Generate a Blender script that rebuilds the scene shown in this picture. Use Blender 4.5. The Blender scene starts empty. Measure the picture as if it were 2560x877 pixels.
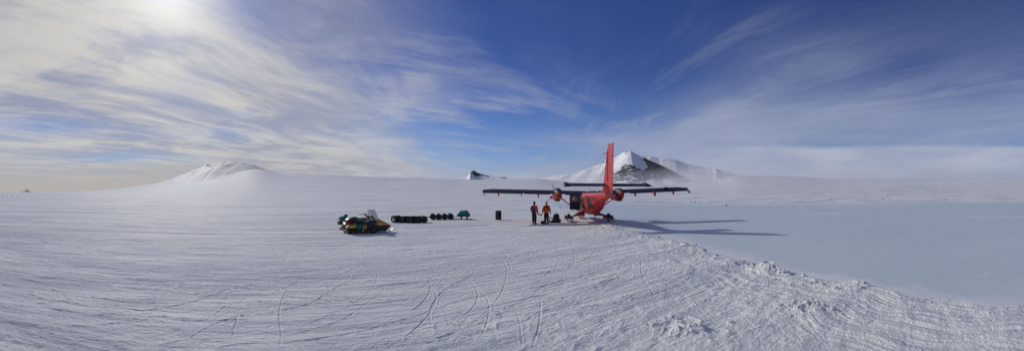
import bpy, bmesh, math, random
import numpy as np
from mathutils import Vector, Matrix
random.seed(7)
C = bpy.context.scene.collection
EYE = 2.6                       # eye height over the snow, metres
R = math.radians

# ---------------------------------------------------------------- node helpers
def new_mat(name):
    m = bpy.data.materials.new(name); m.use_nodes = True
    nt = m.node_tree
    return m, nt, nt.nodes['Principled BSDF']

def setin(n, **kw):
    for k, v in kw.items():
        n.inputs[k.replace('_', ' ')].default_value = v

def plain(name, col, rough=.5, metal=0., spec=.5, coat=0., dirt=.15, scale=6., alpha=None, bump=0.):
    """Procedural paint/cloth/rubber: colour broken up by two noises, roughness varied too."""
    m, nt, b = new_mat(name)
    tc = nt.nodes.new('ShaderNodeTexCoord')
    n = nt.nodes.new('ShaderNodeTexNoise'); n.inputs['Scale'].default_value = scale; n.inputs['Detail'].default_value = 6
    nt.links.new(tc.outputs['Object'], n.inputs['Vector'])
    mx = nt.nodes.new('ShaderNodeMix'); mx.data_type = 'RGBA'
    mx.inputs[6].default_value = (*[c * (1 - dirt) for c in col], 1)
    mx.inputs[7].default_value = (*[min(1, c * (1 + dirt) + .01 * dirt) for c in col], 1)
    nt.links.new(n.outputs['Fac'], mx.inputs[0]); nt.links.new(mx.outputs[2], b.inputs['Base Color'])
    mr = nt.nodes.new('ShaderNodeMapRange'); mr.inputs[3].default_value = max(.03, rough - .1); mr.inputs[4].default_value = min(1, rough + .12)
    nt.links.new(n.outputs['Fac'], mr.inputs[0]); nt.links.new(mr.outputs[0], b.inputs['Roughness'])
    b.inputs['Metallic'].default_value = metal
    b.inputs['Specular IOR Level'].default_value = spec
    b.inputs['Coat Weight'].default_value = coat
    if bump:
        bp = nt.nodes.new('ShaderNodeBump'); bp.inputs['Strength'].default_value = bump; bp.inputs['Distance'].default_value = .02
        nt.links.new(n.outputs['Fac'], bp.inputs['Height']); nt.links.new(bp.outputs[0], b.inputs['Normal'])
    if alpha is not None:
        b.inputs['Alpha'].default_value = alpha
    return m

# ---------------------------------------------------------------- mesh builder
class MB:
    def __init__(s): s.v = []; s.f = []; s.m = []
    def add(s, vs, fs, mi=0):
        o = len(s.v); s.v += [tuple(v) for v in vs]; s.f += [tuple(i + o for i in f) for f in fs]; s.m += [mi] * len(fs); return s
    def box(s, c, d, rot=None, mi=0, taper=1.0):
        vs = []
        for z in (-.5, .5):
            k = taper if z > 0 else 1.
            for x, y in ((-.5, -.5), (.5, -.5), (.5, .5), (-.5, .5)):
                vs.append(Vector((x * d[0] * k, y * d[1] * k, z * d[2])))
        if rot is not None: vs = [rot @ v for v in vs]
        vs = [v + Vector(c) for v in vs]
        return s.add(vs, [(0, 3, 2, 1), (4, 5, 6, 7), (0, 1, 5, 4), (1, 2, 6, 5), (2, 3, 7, 6), (3, 0, 4, 7)], mi)
    def rings(s, rings, cap=True, mi=0):
        n = len(rings[0]); vs = [p for r in rings for p in r]; fs = []
        for i in range(len(rings) - 1):
            for j in range(n):
                k = (j + 1) % n
                fs.append((i * n + j, i * n + k, (i + 1) * n + k, (i + 1) * n + j))
        if cap:
            fs.append(tuple(range(n - 1, -1, -1))); fs.append(tuple((len(rings) - 1) * n + j for j in range(n)))
        return s.add(vs, fs, mi)
    def tube(s, pts, r, n=10, mi=0, cap=True):
        pts = [Vector(p) for p in pts]; rs = r if isinstance(r, (list, tuple)) else [r] * len(pts)
        out = []
        for i, p in enumerate(pts):
            t = (pts[min(i + 1, len(pts) - 1)] - pts[max(i - 1, 0)]).normalized()
            a = Vector((0, 0, 1)) if abs(t.z) < .9 else Vector((0, 1, 0))
            u = t.cross(a).normalized(); w = t.cross(u)
            out.append([p + rs[i] * (math.cos(2 * math.pi * k / n) * u + math.sin(2 * math.pi * k / n) * w) for k in range(n)])
        return s.rings(out, cap, mi)
    def lathe(s, prof, c=(0, 0, 0), axis='Z', n=24, mi=0):
        """prof: (radius, height) pairs along the axis"""
        out = []
        for r, h in prof:
            ring = []
            for k in range(n):
                a = 2 * math.pi * k / n; x, y = r * math.cos(a), r * math.sin(a)
                p = {'Z': (x, y, h), 'X': (h, x, y), 'Y': (y, h, x)}[axis]
                ring.append(Vector(p) + Vector(c))
            out.append(ring)
        return s.rings(out, True, mi)
    def blob(s, c, d, seed=0, amp=.12, n=14, m=10, power=1.0, mi=0, freq=3.):
        """rounded, lumpy closed shape with squared power"""
        rnd = random.Random(seed); ph = [rnd.uniform(0, 6.28) for _ in range(8)]
        out = []
        for i in range(m + 1):
            th = math.pi * (i + .02) / (m + .04); ring = []
            for j in range(n):
                a = 2 * math.pi * j / n
                x, y, z = math.sin(th) * math.cos(a), math.sin(th) * math.sin(a), math.cos(th)
                f = lambda t: math.copysign(abs(t) ** power, t)
                k = 1 + amp * (math.sin(freq * x + ph[0]) * math.sin(freq * y + ph[1]) + .6 * math.sin(2 * freq * z + ph[2] + 2 * x) + .5 * math.sin(2.3 * freq * y + ph[3]) * math.cos(2.1 * freq * x + ph[4]))
                ring.append(Vector((f(x) * d[0] * .5 * k, f(y) * d[1] * .5 * k, f(z) * d[2] * .5 * k)) + Vector(c))
            out.append(ring)
        return s.rings(out[::-1], True, mi)
    def prism(s, poly, y0, y1, axes='XZ', mi=0):
        """outline given in the plane named by axes, extruded along the third axis"""
        def P(a, b, t):
            return {'XZ': (a, t, b), 'YZ': (t, a, b), 'XY': (a, b, t)}[axes]
        return s.rings([[P(a, b, y0) for a, b in poly], [P(a, b, y1) for a, b in poly]], True, mi)
    def build(s, name, mats, parent=None, smooth=True, loc=None, bevel=0., angle=35):
        me = bpy.data.meshes.new(name); me.from_pydata(s.v, [], s.f)
        if not isinstance(mats, (list, tuple)): mats = [mats]
        for m in mats: me.materials.append(m)
        me.polygons.foreach_set('material_index', s.m)
        bm = bmesh.new(); bm.from_mesh(me)
        bmesh.ops.recalc_face_normals(bm, faces=bm.faces)
        if bevel:
            es = [e for e in bm.edges if len(e.link_faces) == 2 and e.calc_face_angle(0) > R(40)]
            bmesh.ops.bevel(bm, geom=es, offset=bevel, segments=2, affect='EDGES', profile=.6)
        if smooth:
            for f in bm.faces: f.smooth = True
            for e in bm.edges:
                if len(e.link_faces) == 2 and e.calc_face_angle(0) > R(angle): e.smooth = False
        bm.to_mesh(me); bm.free()
        o = bpy.data.objects.new(name, me); C.objects.link(o)
        if parent is not None: o.parent = parent
        if loc is not None: o.location = loc
        return o

def tag(o, label=None, cat=None, group=None, kind=None):
    if label: o['label'] = label
    if cat: o['category'] = cat
    if group: o['group'] = group
    if kind: o['kind'] = kind
    return o
def empty(name, loc, rz=0., label=None, cat=None, group=None):
    o = bpy.data.objects.new(name, None); C.objects.link(o); o.location = loc; o.rotation_euler = (0, 0, rz)
    o.empty_display_size = .3
    return tag(o, label, cat, group)
def children(o): return [c for c in bpy.data.objects if c.parent is o]
def copy_tree(o, parent=None):
    c = o.copy(); C.objects.link(c); c.parent = parent
    for ch in children(o): copy_tree(ch, c)
    return c

# ---------------------------------------------------------------- noise
def _hash(ix, iy, seed):
    h = (ix.astype(np.int64) * 374761393 + iy.astype(np.int64) * 668265263 + seed * 974711) & 0xffffffff
    h = ((h ^ (h >> 13)) * 1274126177) & 0xffffffff
    h = (h ^ (h >> 16)) & 0xffffff
    return (h / float(0xffffff)).astype(np.float32)
def vnoise(x, y, seed=0):
    ix = np.floor(x); iy = np.floor(y); fx = (x - ix).astype(np.float32); fy = (y - iy).astype(np.float32)
    ux = fx * fx * fx * (fx * (fx * 6 - 15) + 10); uy = fy * fy * fy * (fy * (fy * 6 - 15) + 10)
    a = _hash(ix, iy, seed); b = _hash(ix + 1, iy, seed); c = _hash(ix, iy + 1, seed); d = _hash(ix + 1, iy + 1, seed)
    return (a + (b - a) * ux + (c - a) * uy + (a - b - c + d) * ux * uy) * 2 - 1
def fbm(x, y, seed=0, octs=4, gain=.5, lac=2.03):
    s = 0; a = 1.; t = 0
    for k in range(octs):
        s = s + a * vnoise(x, y, seed + 17 * k); t += a; a *= gain
        x, y = (x * .8 - y * .6) * lac + 3.7, (x * .6 + y * .8) * lac - 1.3
    return s / t
def ridged(x, y, seed=0, octs=4):
    s = 0; a = 1.; t = 0
    for k in range(octs):
        s = s + a * (1 - np.abs(vnoise(x, y, seed + 31 * k))) ** 2; t += a; a *= .5
        x, y = (x * .8 - y * .6) * 2.1 + 1.7, (x * .6 + y * .8) * 2.1 - 4.3
    return s / t
def sstep(a, b, x):
    t = np.clip((x - a) / (b - a), 0, 1); return t * t * (3 - 2 * t)

def grid_mesh(name, X, Y, Z, mat, attrs=None, kind='structure', wrap=False):
    nr, nc = X.shape
    co = np.stack([X, Y, Z], -1).reshape(-1, 3).astype(np.float32)
    i = np.arange(nr - 1)[:, None] * nc; j = np.arange(nc - 1)[None, :]
    a = (i + j).ravel(); f = np.stack([a, a + 1, a + nc + 1, a + nc], -1)
    if wrap:
        a = (np.arange(nr - 1) * nc + nc - 1); b = np.arange(nr - 1) * nc
        f = np.concatenate([f, np.stack([a, b, b + nc, a + nc], -1)])
    # faces up
    p = co[f[0]]; nz = np.cross(p[1] - p[0], p[2] - p[0])[2]
    if nz < 0: f = f[:, ::-1]
    me = bpy.data.meshes.new(name)
    me.vertices.add(len(co)); me.vertices.foreach_set('co', co.ravel())
    me.loops.add(f.size); me.loops.foreach_set('vertex_index', f.astype(np.int32).ravel())
    me.polygons.add(len(f)); me.polygons.foreach_set('loop_start', np.arange(0, f.size, 4, dtype=np.int32))
    me.polygons.foreach_set('use_smooth', np.ones(len(f), bool))
    me.update(calc_edges=True)
    for k, v in (attrs or {}).items():
        at = me.attributes.new(k, 'FLOAT', 'POINT'); at.data.foreach_set('value', v.ravel().astype(np.float32))
    me.materials.append(mat)
    o = bpy.data.objects.new(name, me); C.objects.link(o); o['kind'] = kind
    return o
# ================================================================= GROUND
# skyline of the snow plain as (azimuth rad, tangent of elevation); azimuth 0 = +Y
SKY = [(-1.9, .0), (-1.28, -.0005), (-1.2, .001), (-1.0, .008), (-.94, .014), (-.88, .0235), (-.78, .0345), (-.72, .044), (-.67, .056), (-.64, .061), (-.60, .0535),
       (-.58, .050), (-.52, .045), (-.42, .041), (-.28, .037), (-.18, .0365), (-.14, .034), (-.04, .034), (-.01, .0355), (.06, .036), (.12, .030), (.22, .021), (.32, .018), (.42, .021),
       (.52, .033), (.57, .0432), (.67, .041), (.80, .035), (.97, .0355), (1.05, .0335), (1.28, .0345), (1.9, .02)]
_sa = np.array([s[0] for s in SKY]); _sv = np.array([s[1] for s in SKY])
def skyline(az):
    k = .02
    return sum(np.interp(az + d, _sa, _sv) for d in (-k, -k / 2, 0, k / 2, k)) / 5
RSKY = 2200.
def edge_x(y):
    """x of the edge of the snow over the blue ice"""
    return 8.55 + .35 * np.sin(y * .35 + 1) + .22 * np.sin(y * 1.1) + .12 * np.sin(y * 3.1 + .5) + np.where(y > 32, (y - 32) * -.0, 0)
def far_z(r, az):
    vs = skyline(az); t = np.clip(np.log(np.maximum(r, 1) / 105.) / math.log(RSKY / 105.), 0, 1)
    v0 = -EYE / np.maximum(r, 1)
    k = t ** 1.25
    z = (EYE + (v0 * (1 - k) + vs * k) * r)
    zb = EYE + vs * RSKY                      # beyond the skyline the ground levels off and sinks
    z = np.where(r > RSKY, zb - (r - RSKY) * .012, z)
    return np.where(r < 105, 0, z)

def base_z(x, y):
    """height of the snow without the fine relief"""
    r = np.hypot(x, y); az = np.arctan2(x, y)
    z = far_z(r, az)
    und = fbm(x * .045, y * .07, 3, 3) * .09 * sstep(9, 30, np.abs(r - 31) + 8)
    und = und + fbm(x * .008, y * .014, 5, 3) * .5 * sstep(130, 400, r) + fbm(x * .0022, y * .003, 9, 4) * 9. * sstep(500, 1500, r)
    return z + und * (1 - sstep(8, 12, x) * (1 - sstep(95, 125, r)))

azf = np.linspace(R(-75.5), R(75.5), 2050)
azb = np.linspace(R(75.5), R(360 - 75.5), 62)[1:-1]
AZ = np.concatenate([azf, azb])
v = np.concatenate([np.linspace(2.6 / .6, .5, 14)[:-1], np.linspace(.5, .41, 16)[:-1], np.arange(.41, .022, -.00062)])
RR = np.concatenate([EYE / v, np.geomspace(EYE / .0219, RSKY, 170), np.geomspace(RSKY * 1.01, 14000, 22)])
A2, R2 = np.meshgrid(AZ, RR)
GX = R2 * np.sin(A2); GY = R2 * np.cos(A2)
GXf = GX.astype(np.float32); GYf = GY.astype(np.float32)

# --- ski and skidoo tracks, read off as ground curves --------------------------------------------
def crop(ox, oy, s, pts): return [(ox + a / s, oy + b / s) for a, b in pts]
TR = []
for p in ([(1945,150),(1985,220),(1975,340),(1930,450),(1850,550),(1780,620),(1640,740),(1550,870)],
          [(1480,190),(1510,260),(1600,310),(1700,350),(1800,430),(1845,520),(1835,640),(1790,760),(1710,877)],
          [(1700,320),(1755,430),(1740,510),(1690,580),(1580,680),(1470,770)],
          [(1290,320),(1380,370),(1425,450),(1390,570),(1290,690),(1160,800),(1040,870)],
          [(1385,330),(1370,430),(1300,520),(1180,600)], [(960,250),(950,340),(870,440),(760,520),(640,580),(480,650),(250,740)],
          [(1070,260),(1010,400),(900,500),(740,610),(560,690),(380,740),(0,835)], [(860,260),(700,340),(480,480),(300,545),(0,610)],
          [(2026,450),(1750,460),(1500,530),(1250,620),(1000,690),(700,760),(200,830),(0,850)], [(1900,560),(1700,690),(1500,790),(1300,860)],
          [(250,400),(200,500),(185,620),(200,740),(190,870)], 
          [(2026,560),(1850,640),(1600,740),(1350,840)], 
          [(680,260),(600,340),(540,380)], [(770,250),(700,340),(590,430)], [(1400,180),(1395,215),(1360,240)],
          [(1700,160),(1705,220),(1670,280)], [(700,200),(400,300),(100,440)]):
    TR.append(crop(640, 600, 3.166, p))
for p in ([(990,370),(1150,470),(1260,570),(1400,700),(1500,790),(1570,877)], [(1380,480),(1500,550),(1600,650),(1690,750),(1720,850)],
          [(860,480),(700,600),(540,720)], [(970,340),(800,400),(600,440),(370,455)], [(950,220),(950,300),(860,440)],
          [(830,250),(820,310),(720,380),(560,460),(400,520),(240,590),(0,740)], [(780,250),(720,340),(600,430),(450,500)],
          [(500,770),(380,840),(300,877)], [(40,620),(60,740),(75,877)], [(200,520),(190,700),(140,870)],
          [(620,250),(600,300),(500,350),(300,420),(200,450),(30,560)], [(0,390),(150,350),(300,345)], [(550,240),(530,320),(450,390)],
          [(1130,340),(1300,440),(1480,500)], [(1650,570),(1770,650)], [(1070,230),(1030,300)], [(430,180),(430,260),(370,340)],
          [(590,200),(630,260),(540,330)], [(340,230),(300,300),(200,380)], [(0,470),(200,440),(400,380)], [(0,660),(150,600),(300,560)]):
    TR.append(crop(1280, 560, 2.767, p))
for p in ([(150,540),(300,640),(420,780),(530,877)], [(250,440),(450,550),(700,680),(900,720),(1050,870)], [(1000,380),(1400,480),(1830,540)],
          [(750,370),(1000,430),(1300,470),(2026,600)], [(980,560),(1300,640),(1700,700),(2026,770)], [(700,600),(1200,720),(1500,800),(1900,860)],
          [(0,600),(200,740),(300,870)], [(1240,430),(1500,470),(2026,540)], [(350,470),(600,600),(900,700),(1300,860)], [(0,520),(250,640),(450,860)],
          [(900,600),(1500,760),(2026,870)], [(1500,560),(2026,660)]):
    TR.append(crop(1920, 600, 3.166, p))
for p in ([(210,560),(400,540),(520,520)], [(350,590),(550,620),(800,650),(900,660)], [(620,510),(900,545),(1240,553)],
          [(400,715),(600,705),(850,690),(1050,670)], [(1150,670),(1400,680),(1771,665)], [(1100,860),(1400,820),(1600,740),(1771,690)],
          [(1000,870),(1300,800),(1500,700),(1771,610)], [(700,550),(1000,600),(1300,550),(1500,480),(1771,390)], [(0,400),(300,440),(600,510)],
          [(1771,840),(1500,865)], [(450,210),(700,180),(1000,130),(1300,80)], [(1680,520),(1500,620),(1400,720)], [(1660,600),(1600,820)],
          [(100,190),(350,175)], [(800,130),(1000,105),(1200,60)], [(0,250),(200,225),(450,215)], [(1050,150),(1200,160),(1400,165)]):
    TR.append(crop(0, 560, 2.767, p))
def unproj(X, Y):
    a = (X - 1280) / 1000.; d = EYE * 1000. / (Y - 482.); return (d * math.sin(a), d * math.cos(a))
def catmull(P, step):
    P = [np.array(p) for p in P]; P = [2 * P[0] - P[1]] + P + [2 * P[-1] - P[-2]]; out = []
    for i in range(1, len(P) - 2):
        L = np.linalg.norm(P[i + 1] - P[i]); n = max(2, int(L / step))
        for k in range(n):
            t = k / n; a, b, c, d = P[i - 1:i + 3]
            out.append(.5 * ((2 * b) + (c - a) * t + (2 * a - 5 * b + 4 * c - d) * t * t + (3 * b - a - 3 * c + d) * t ** 3))
    return out
# many fainter runner lines sweeping the same way
_r = random.Random(21)
EXTRA = []
for k in range(170):
    sx_ = _r.uniform(-11, 6.5); sy_ = _r.uniform(6.2, 21) if sx_ > -6 else _r.uniform(5, 24); h0 = R(_r.gauss(36, 24) if k % 4 else _r.gauss(115, 25)); cv = _r.gauss(.03, .06); ln = _r.uniform(3, 14)
    P = []; px_, py_, h = sx_, sy_, h0
    for q in range(7):
        P.append((px_, py_)); px_ += math.cos(h) * ln / 6; py_ += math.sin(h) * ln / 6; h += cv * ln / 6 * 1.5
    EXTRA.append(P)
    if k % 3 == 0: EXTRA.append([(a + .36 * math.sin(h0), b - .36 * math.cos(h0)) for a, b in P])
NA = len(azf); DT = np.full(GX.shape, 9., np.float32); DW = np.zeros(GX.shape, np.float32)
_negv = -EYE / RR
rng = random.Random(3)
for tr in [[unproj(*p) for p in t] for t in TR] + EXTRA:
    w = rng.uniform(.75, 1.25) if tr not in EXTRA else rng.uniform(.45, 1.2)
    pts = catmull(tr, .03)
    n = len(pts)
    for q, (px, py) in enumerate(pts):
        r = math.hypot(px, py); a = math.atan2(px, py)
        if r > 60: continue
        rad = .10
        i0 = np.searchsorted(RR, r - rad); i1 = np.searchsorted(RR, r + rad) + 1
        j0 = np.searchsorted(azf, a - rad / r); j1 = np.searchsorted(azf, a + rad / r) + 1
        if j1 <= 0 or j0 >= NA: continue
        j1 = min(j1, NA)
        dd = np.hypot(GXf[i0:i1, j0:j1] - px, GYf[i0:i1, j0:j1] - py)
        cur = DT[i0:i1, j0:j1]; m = dd < cur
        cur[m] = dd[m]; DW[i0:i1, j0:j1][m] = w * min(1, 6 * q / n + .1, 6 * (n - q) / n + .1)

def near_mask(): return sstep(90, 35, R2)
Z = base_z(GX, GY)
nm = near_mask()
x, y = GX, GY
# rotate so that the wind-packed streaks run along x with a slight fan
ca, sa_ = math.cos(R(36)), math.sin(R(36)); xr = x * ca + y * sa_; yr = -x * sa_ + y * ca
wx = fbm(x * .3, y * .3, 77, 2) * .8
left = sstep(4, -14, x)
sas = fbm(xr * .55 + wx, yr * 2.6 + wx, 11, 4)
sas2 = ridged(xr * .22, yr * 1.1 + wx, 23, 3) - .5
patch = sstep(-.15, .35, fbm(x * .12, y * .2, 41, 3))
fine = fbm(x * 6.5, y * 8.5, 51, 3)
churn = fbm(x * 3.1, y * 3.1, 61, 4); 
flat = sstep(1.5, 4., np.hypot((x - 7) * .55, y - 33.5))
Z = Z + nm * (.032 * sas * (.34 + .8 * left) + .034 * sas2 * (.28 + .85 * left) + .006 * fine + .010 * fbm(xr * 1.5, yr * 6., 53, 3) * (.12 + .4 * left) + .020 * np.maximum(0, fbm(x * 6., y * 6., 57, 3)) * sstep(-.12, .2, fbm(xr * .35, yr * .9, 58, 3)) + .008 * fbm(x * 2.2, y * 3.0, 54, 4)) * (.35 + .65 * flat)
# churned zones: beside the ice, and right at the camera's feet to the right, and lower left
ex = edge_x(y); de = ex - x                                             # distance inside the snow edge
band = sstep(5.5, 1.5, de) * sstep(-.1, .3, de) * sstep(44, 26, y)
zone2 = np.exp(-(((x - 1.6) / 2.2) ** 2 + ((y - 7.2) / 1.6) ** 2)) + .8 * np.exp(-(((x - 4.6) / 1.8) ** 2 + ((y - 6.0) / 2.0) ** 2))
zone3 = np.exp(-(((x + 6.4) / 2.6) ** 2 + ((y - 11.2) / .8) ** 2)) + .9 * sstep(9.5, 7.0, R2) * sstep(-3, -6, x)
zone4 = np.exp(-(((x + 1.0) / .8) ** 2 + ((y - 7.5) / .9) ** 2))
cz = np.clip(band + zone2 + zone3 * .8 + zone4 * .6, 0, 1.3)
lump = np.maximum(0, ridged(x * 1.7 + 5, y * 1.7, 71, 4) - .45)
rightside = sstep(8.0, 5.5, y) * sstep(3.5, 6, x)
Z = Z + nm * cz * (1 - .7 * rightside) * (.03 * churn + .06 * lump * sstep(.0, .5, fbm(x * .7, y * .7, 81, 2) + .3))
# along-track grooves in the band next to the ice
Z = Z + nm * band * .034 * fbm(de * 4.2 + .2 * np.sin(y), y * .3, 91, 3) + nm * sstep(3.2, 5.5, x) * sstep(13, 9, y) * (.5 + rightside) * .03 * (fbm(de * 5., y * .4 + x * .1, 92, 4))
# berm
bern = np.exp(-((de - .75 - .25 * np.sin(y * .7)) / .38) ** 2) * sstep(44, 30, y)
Z = Z + nm * bern * (.03 + .07 * sstep(-.2, .5, fbm(x * 1.3, y * .5, 95, 3)) + .11 * lump) * sstep(5.5, 8.5, y) * .8
# big chunk pile at the berm
for cx, cy, s, h in ((7.95, 10.6, .55, .26), (8.25, 9.7, .4, .2), (7.6, 11.3, .3, .12), (5.9, 6.6, .5, .12), (3.1, 6.9, .6, .1), (8.4, 7.2, .35, .16)):
    g = np.exp(-(((x - cx) ** 2 + (y - cy) ** 2) / s ** 2))
    Z = Z + g * h * (.5 + 1.1 * ridged(x * 3.3, y * 3.3, 99, 3))
# tracks: groove with raised lips
rag = 1 + .5 * fbm(x * 9, y * 9, 103, 2)
gro = -.014 * np.exp(-(DT / .019) ** 2) + .005 * np.exp(-((DT - .042) / .020) ** 2)
Z = Z + gro * DW * rag * (1 - .6 * cz.clip(0, 1))
# skidoo belt prints: parallel cleats lower left
belt = np.exp(-((y - 8.2 - .12 * x) / .28) ** 2) * sstep(-3.5, -6, x)
Z = Z - .006 * belt * (np.sin(x * 38 + 2 * np.sin(y * 7)) > 0) * nm
# step down to the ice
ICE = -.035
drop = sstep(.12, -.25, de) * (1 - sstep(96, 112, R2 + 26 * fbm(A2 * 14, R2 * .07, 7, 4))) 
Z = Z * (1 - drop) + (-.30) * drop
# ground beneath the whole camera side stays level
Z = np.where(R2 < 1.2, 0, Z)
ROUGH = np.clip(cz + bern, 0, 1)

def ground_at(px, py):
    """height of the built ground mesh at a point"""
    r = math.hypot(px, py); a = math.atan2(px, py)
    i = int(np.clip(np.searchsorted(RR, r), 1, len(RR) - 1)); j = int(np.clip(np.searchsorted(azf, a), 1, NA - 1))
    tr_ = (r - RR[i - 1]) / (RR[i] - RR[i - 1]); ta = (a - azf[j - 1]) / (azf[j] - azf[j - 1])
    z = (Z[i - 1, j - 1] * (1 - tr_) + Z[i, j - 1] * tr_) * (1 - ta) + (Z[i - 1, j] * (1 - tr_) + Z[i, j] * tr_) * ta
    return max(float(z), ICE) if z < -.1 else float(z)

def snow_material(name, far=False):
    m, nt, b = new_mat(name); N = nt.nodes; L = nt.links
    tc = N.new('ShaderNodeTexCoord'); wd = N.new('ShaderNodeVectorRotate'); wd.rotation_type = 'Z_AXIS'; wd.inputs['Angle'].default_value = R(-34); L.new(tc.outputs['Object'], wd.inputs['Vector'])
    def noise(scale, sc=(1, 1, 1), det=5, rough=.55):
        mp = N.new('ShaderNodeMapping'); mp.inputs['Scale'].default_value = sc; L.new(wd.outputs[0], mp.inputs[0])
        n = N.new('ShaderNodeTexNoise'); n.inputs['Scale'].default_value = scale; n.inputs['Detail'].default_value = det; n.inputs['Roughness'].default_value = rough; n.inputs['Distortion'].default_value = .9
        L.new(mp.outputs[0], n.inputs['Vector']); return n.outputs['Fac']
    def mix(f, a, c):
        mx = N.new('ShaderNodeMix'); mx.data_type = 'RGBA'
        if hasattr(f, 'links') or not isinstance(f, float): L.new(f, mx.inputs[0])
        else: mx.inputs[0].default_value = f
        for i, q in ((6, a), (7, c)):
            if isinstance(q, tuple): mx.inputs[i].default_value = (*q, 1)
            else: L.new(q, mx.inputs[i])
        return mx.outputs[2]
    def ramp(f, lo, hi, a=0., c=1.):
        mr = N.new('ShaderNodeMapRange'); mr.interpolation_type = 'SMOOTHSTEP'
        for i, q in enumerate((lo, hi, a, c)): mr.inputs[i + 1].default_value = q
        L.new(f, mr.inputs[0]); return mr.outputs[0]
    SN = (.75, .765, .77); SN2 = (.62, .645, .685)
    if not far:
        # wind-scoured glaze (bluer, smoother) against fresh crust, plus one layer of painted streak shading
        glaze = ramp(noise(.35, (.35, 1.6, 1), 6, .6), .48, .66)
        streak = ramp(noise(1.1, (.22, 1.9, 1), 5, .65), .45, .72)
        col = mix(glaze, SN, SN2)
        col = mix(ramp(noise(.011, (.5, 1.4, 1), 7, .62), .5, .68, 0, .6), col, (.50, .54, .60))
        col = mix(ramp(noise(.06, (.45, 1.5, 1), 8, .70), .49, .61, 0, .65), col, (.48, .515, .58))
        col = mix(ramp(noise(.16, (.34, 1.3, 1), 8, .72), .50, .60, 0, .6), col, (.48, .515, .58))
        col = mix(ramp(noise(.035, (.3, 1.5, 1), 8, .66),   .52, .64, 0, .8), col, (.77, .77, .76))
        col = mix(ramp(noise(1.5, (.20, 1.3, 1), 8, .74), .54, .62, 0, .75), col, (.48, .515, .585))  # small dark bluish streaks: shading of the wind ridges painted into the snow colour
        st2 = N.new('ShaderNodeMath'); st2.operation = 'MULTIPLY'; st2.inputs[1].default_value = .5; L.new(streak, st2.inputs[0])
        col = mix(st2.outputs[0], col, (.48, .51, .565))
        # faint fuel / dust stains
        geo = N.new('ShaderNodeNewGeometry')
        for (sx, sy, rx, ry, amt) in ((2.65, 15.6, 1.1, .75, .5), (1.35, 9.2, .6, .35, .3), (4.6, 34.2, 3.5, .7, .22)):
            mp = N.new('ShaderNodeMapping'); mp.vector_type = 'POINT'; mp.inputs['Location'].default_value = (-sx / rx, -sy / ry, 0); mp.inputs['Scale'].default_value = (1 / rx, 1 / ry, 0)
            L.new(geo.outputs['Position'], mp.inputs[0])
            le = N.new('ShaderNodeVectorMath'); le.operation = 'LENGTH'; L.new(mp.outputs[0], le.inputs[0])
            g = ramp(le.outputs['Value'], 1., .1); mu = N.new('ShaderNodeMath'); mu.operation = 'MULTIPLY'
            L.new(g, mu.inputs[0]); L.new(ramp(noise(2.2, (1, 1.5, 1), 5, .7), .4, .65, 0, amt), mu.inputs[1])
            col = mix(mu.outputs[0], col, (.46, .44, .34))
        L.new(col, b.inputs['Base Color'])
        h1 = noise(9, (1, 1.6, 1), 8, .65); h2 = noise(1.6, (.4, 1.9, 1), 6, .6); h3 = noise(38, (1, 1.2, 1), 4, .6)
        ad = N.new('ShaderNodeMath'); ad.operation = 'MULTIPLY_ADD'; ad.inputs[1].default_value = .62; L.new(h1, ad.inputs[0])
        m2 = N.new('ShaderNodeMath'); m2.operation = 'MULTIPLY'; m2.inputs[1].default_value = .34; L.new(h2, m2.inputs[0]); L.new(m2.outputs[0], ad.inputs[2])
        a3 = N.new('ShaderNodeMath'); a3.operation = 'MULTIPLY_ADD'; a3.inputs[1].default_value = .14; L.new(h3, a3.inputs[0]); L.new(ad.outputs[0], a3.inputs[2])
        bp = N.new('ShaderNodeBump'); bp.inputs['Strength'].default_value = .85; bp.inputs['Distance'].default_value = .09
        L.new(a3.outputs[0], bp.inputs['Height'])
        hl = noise(.06, (.35, 1.5, 1), 7, .62)
        bp2 = N.new('ShaderNodeBump'); bp2.inputs['Strength'].default_value = .5; bp2.inputs['Distance'].default_value = 1.1
        L.new(hl, bp2.inputs['Height']); L.new(bp.outputs[0], bp2.inputs['Normal'])
        L.new(bp2.outputs[0], b.inputs['Normal'])
        rr = N.new('ShaderNodeMapRange'); rr.inputs[3].default_value = .8; rr.inputs[4].default_value = .66; L.new(glaze, rr.inputs[0]); L.new(rr.outputs[0], b.inputs['Roughness'])
        b.inputs['Specular IOR Level'].default_value = .08
    return m, nt, b, mix, ramp, noise

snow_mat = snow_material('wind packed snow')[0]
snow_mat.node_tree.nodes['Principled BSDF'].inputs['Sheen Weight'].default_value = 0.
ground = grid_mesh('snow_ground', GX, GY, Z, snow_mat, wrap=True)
# close the small disc under the viewer
bm = bmesh.new(); bm.from_mesh(ground.data); bm.verts.ensure_lookup_table()
nring = GX.shape[1]
try:
    fc = bm.faces.new([bm.verts[k] for k in range(nring)]); fc.normal_update()
    if fc.normal.z < 0: fc.normal_flip()
    bm.to_mesh(ground.data)
finally:
    bm.free()
tag(ground, 'wind packed snow plain with ski tracks rising to the skyline')

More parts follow.
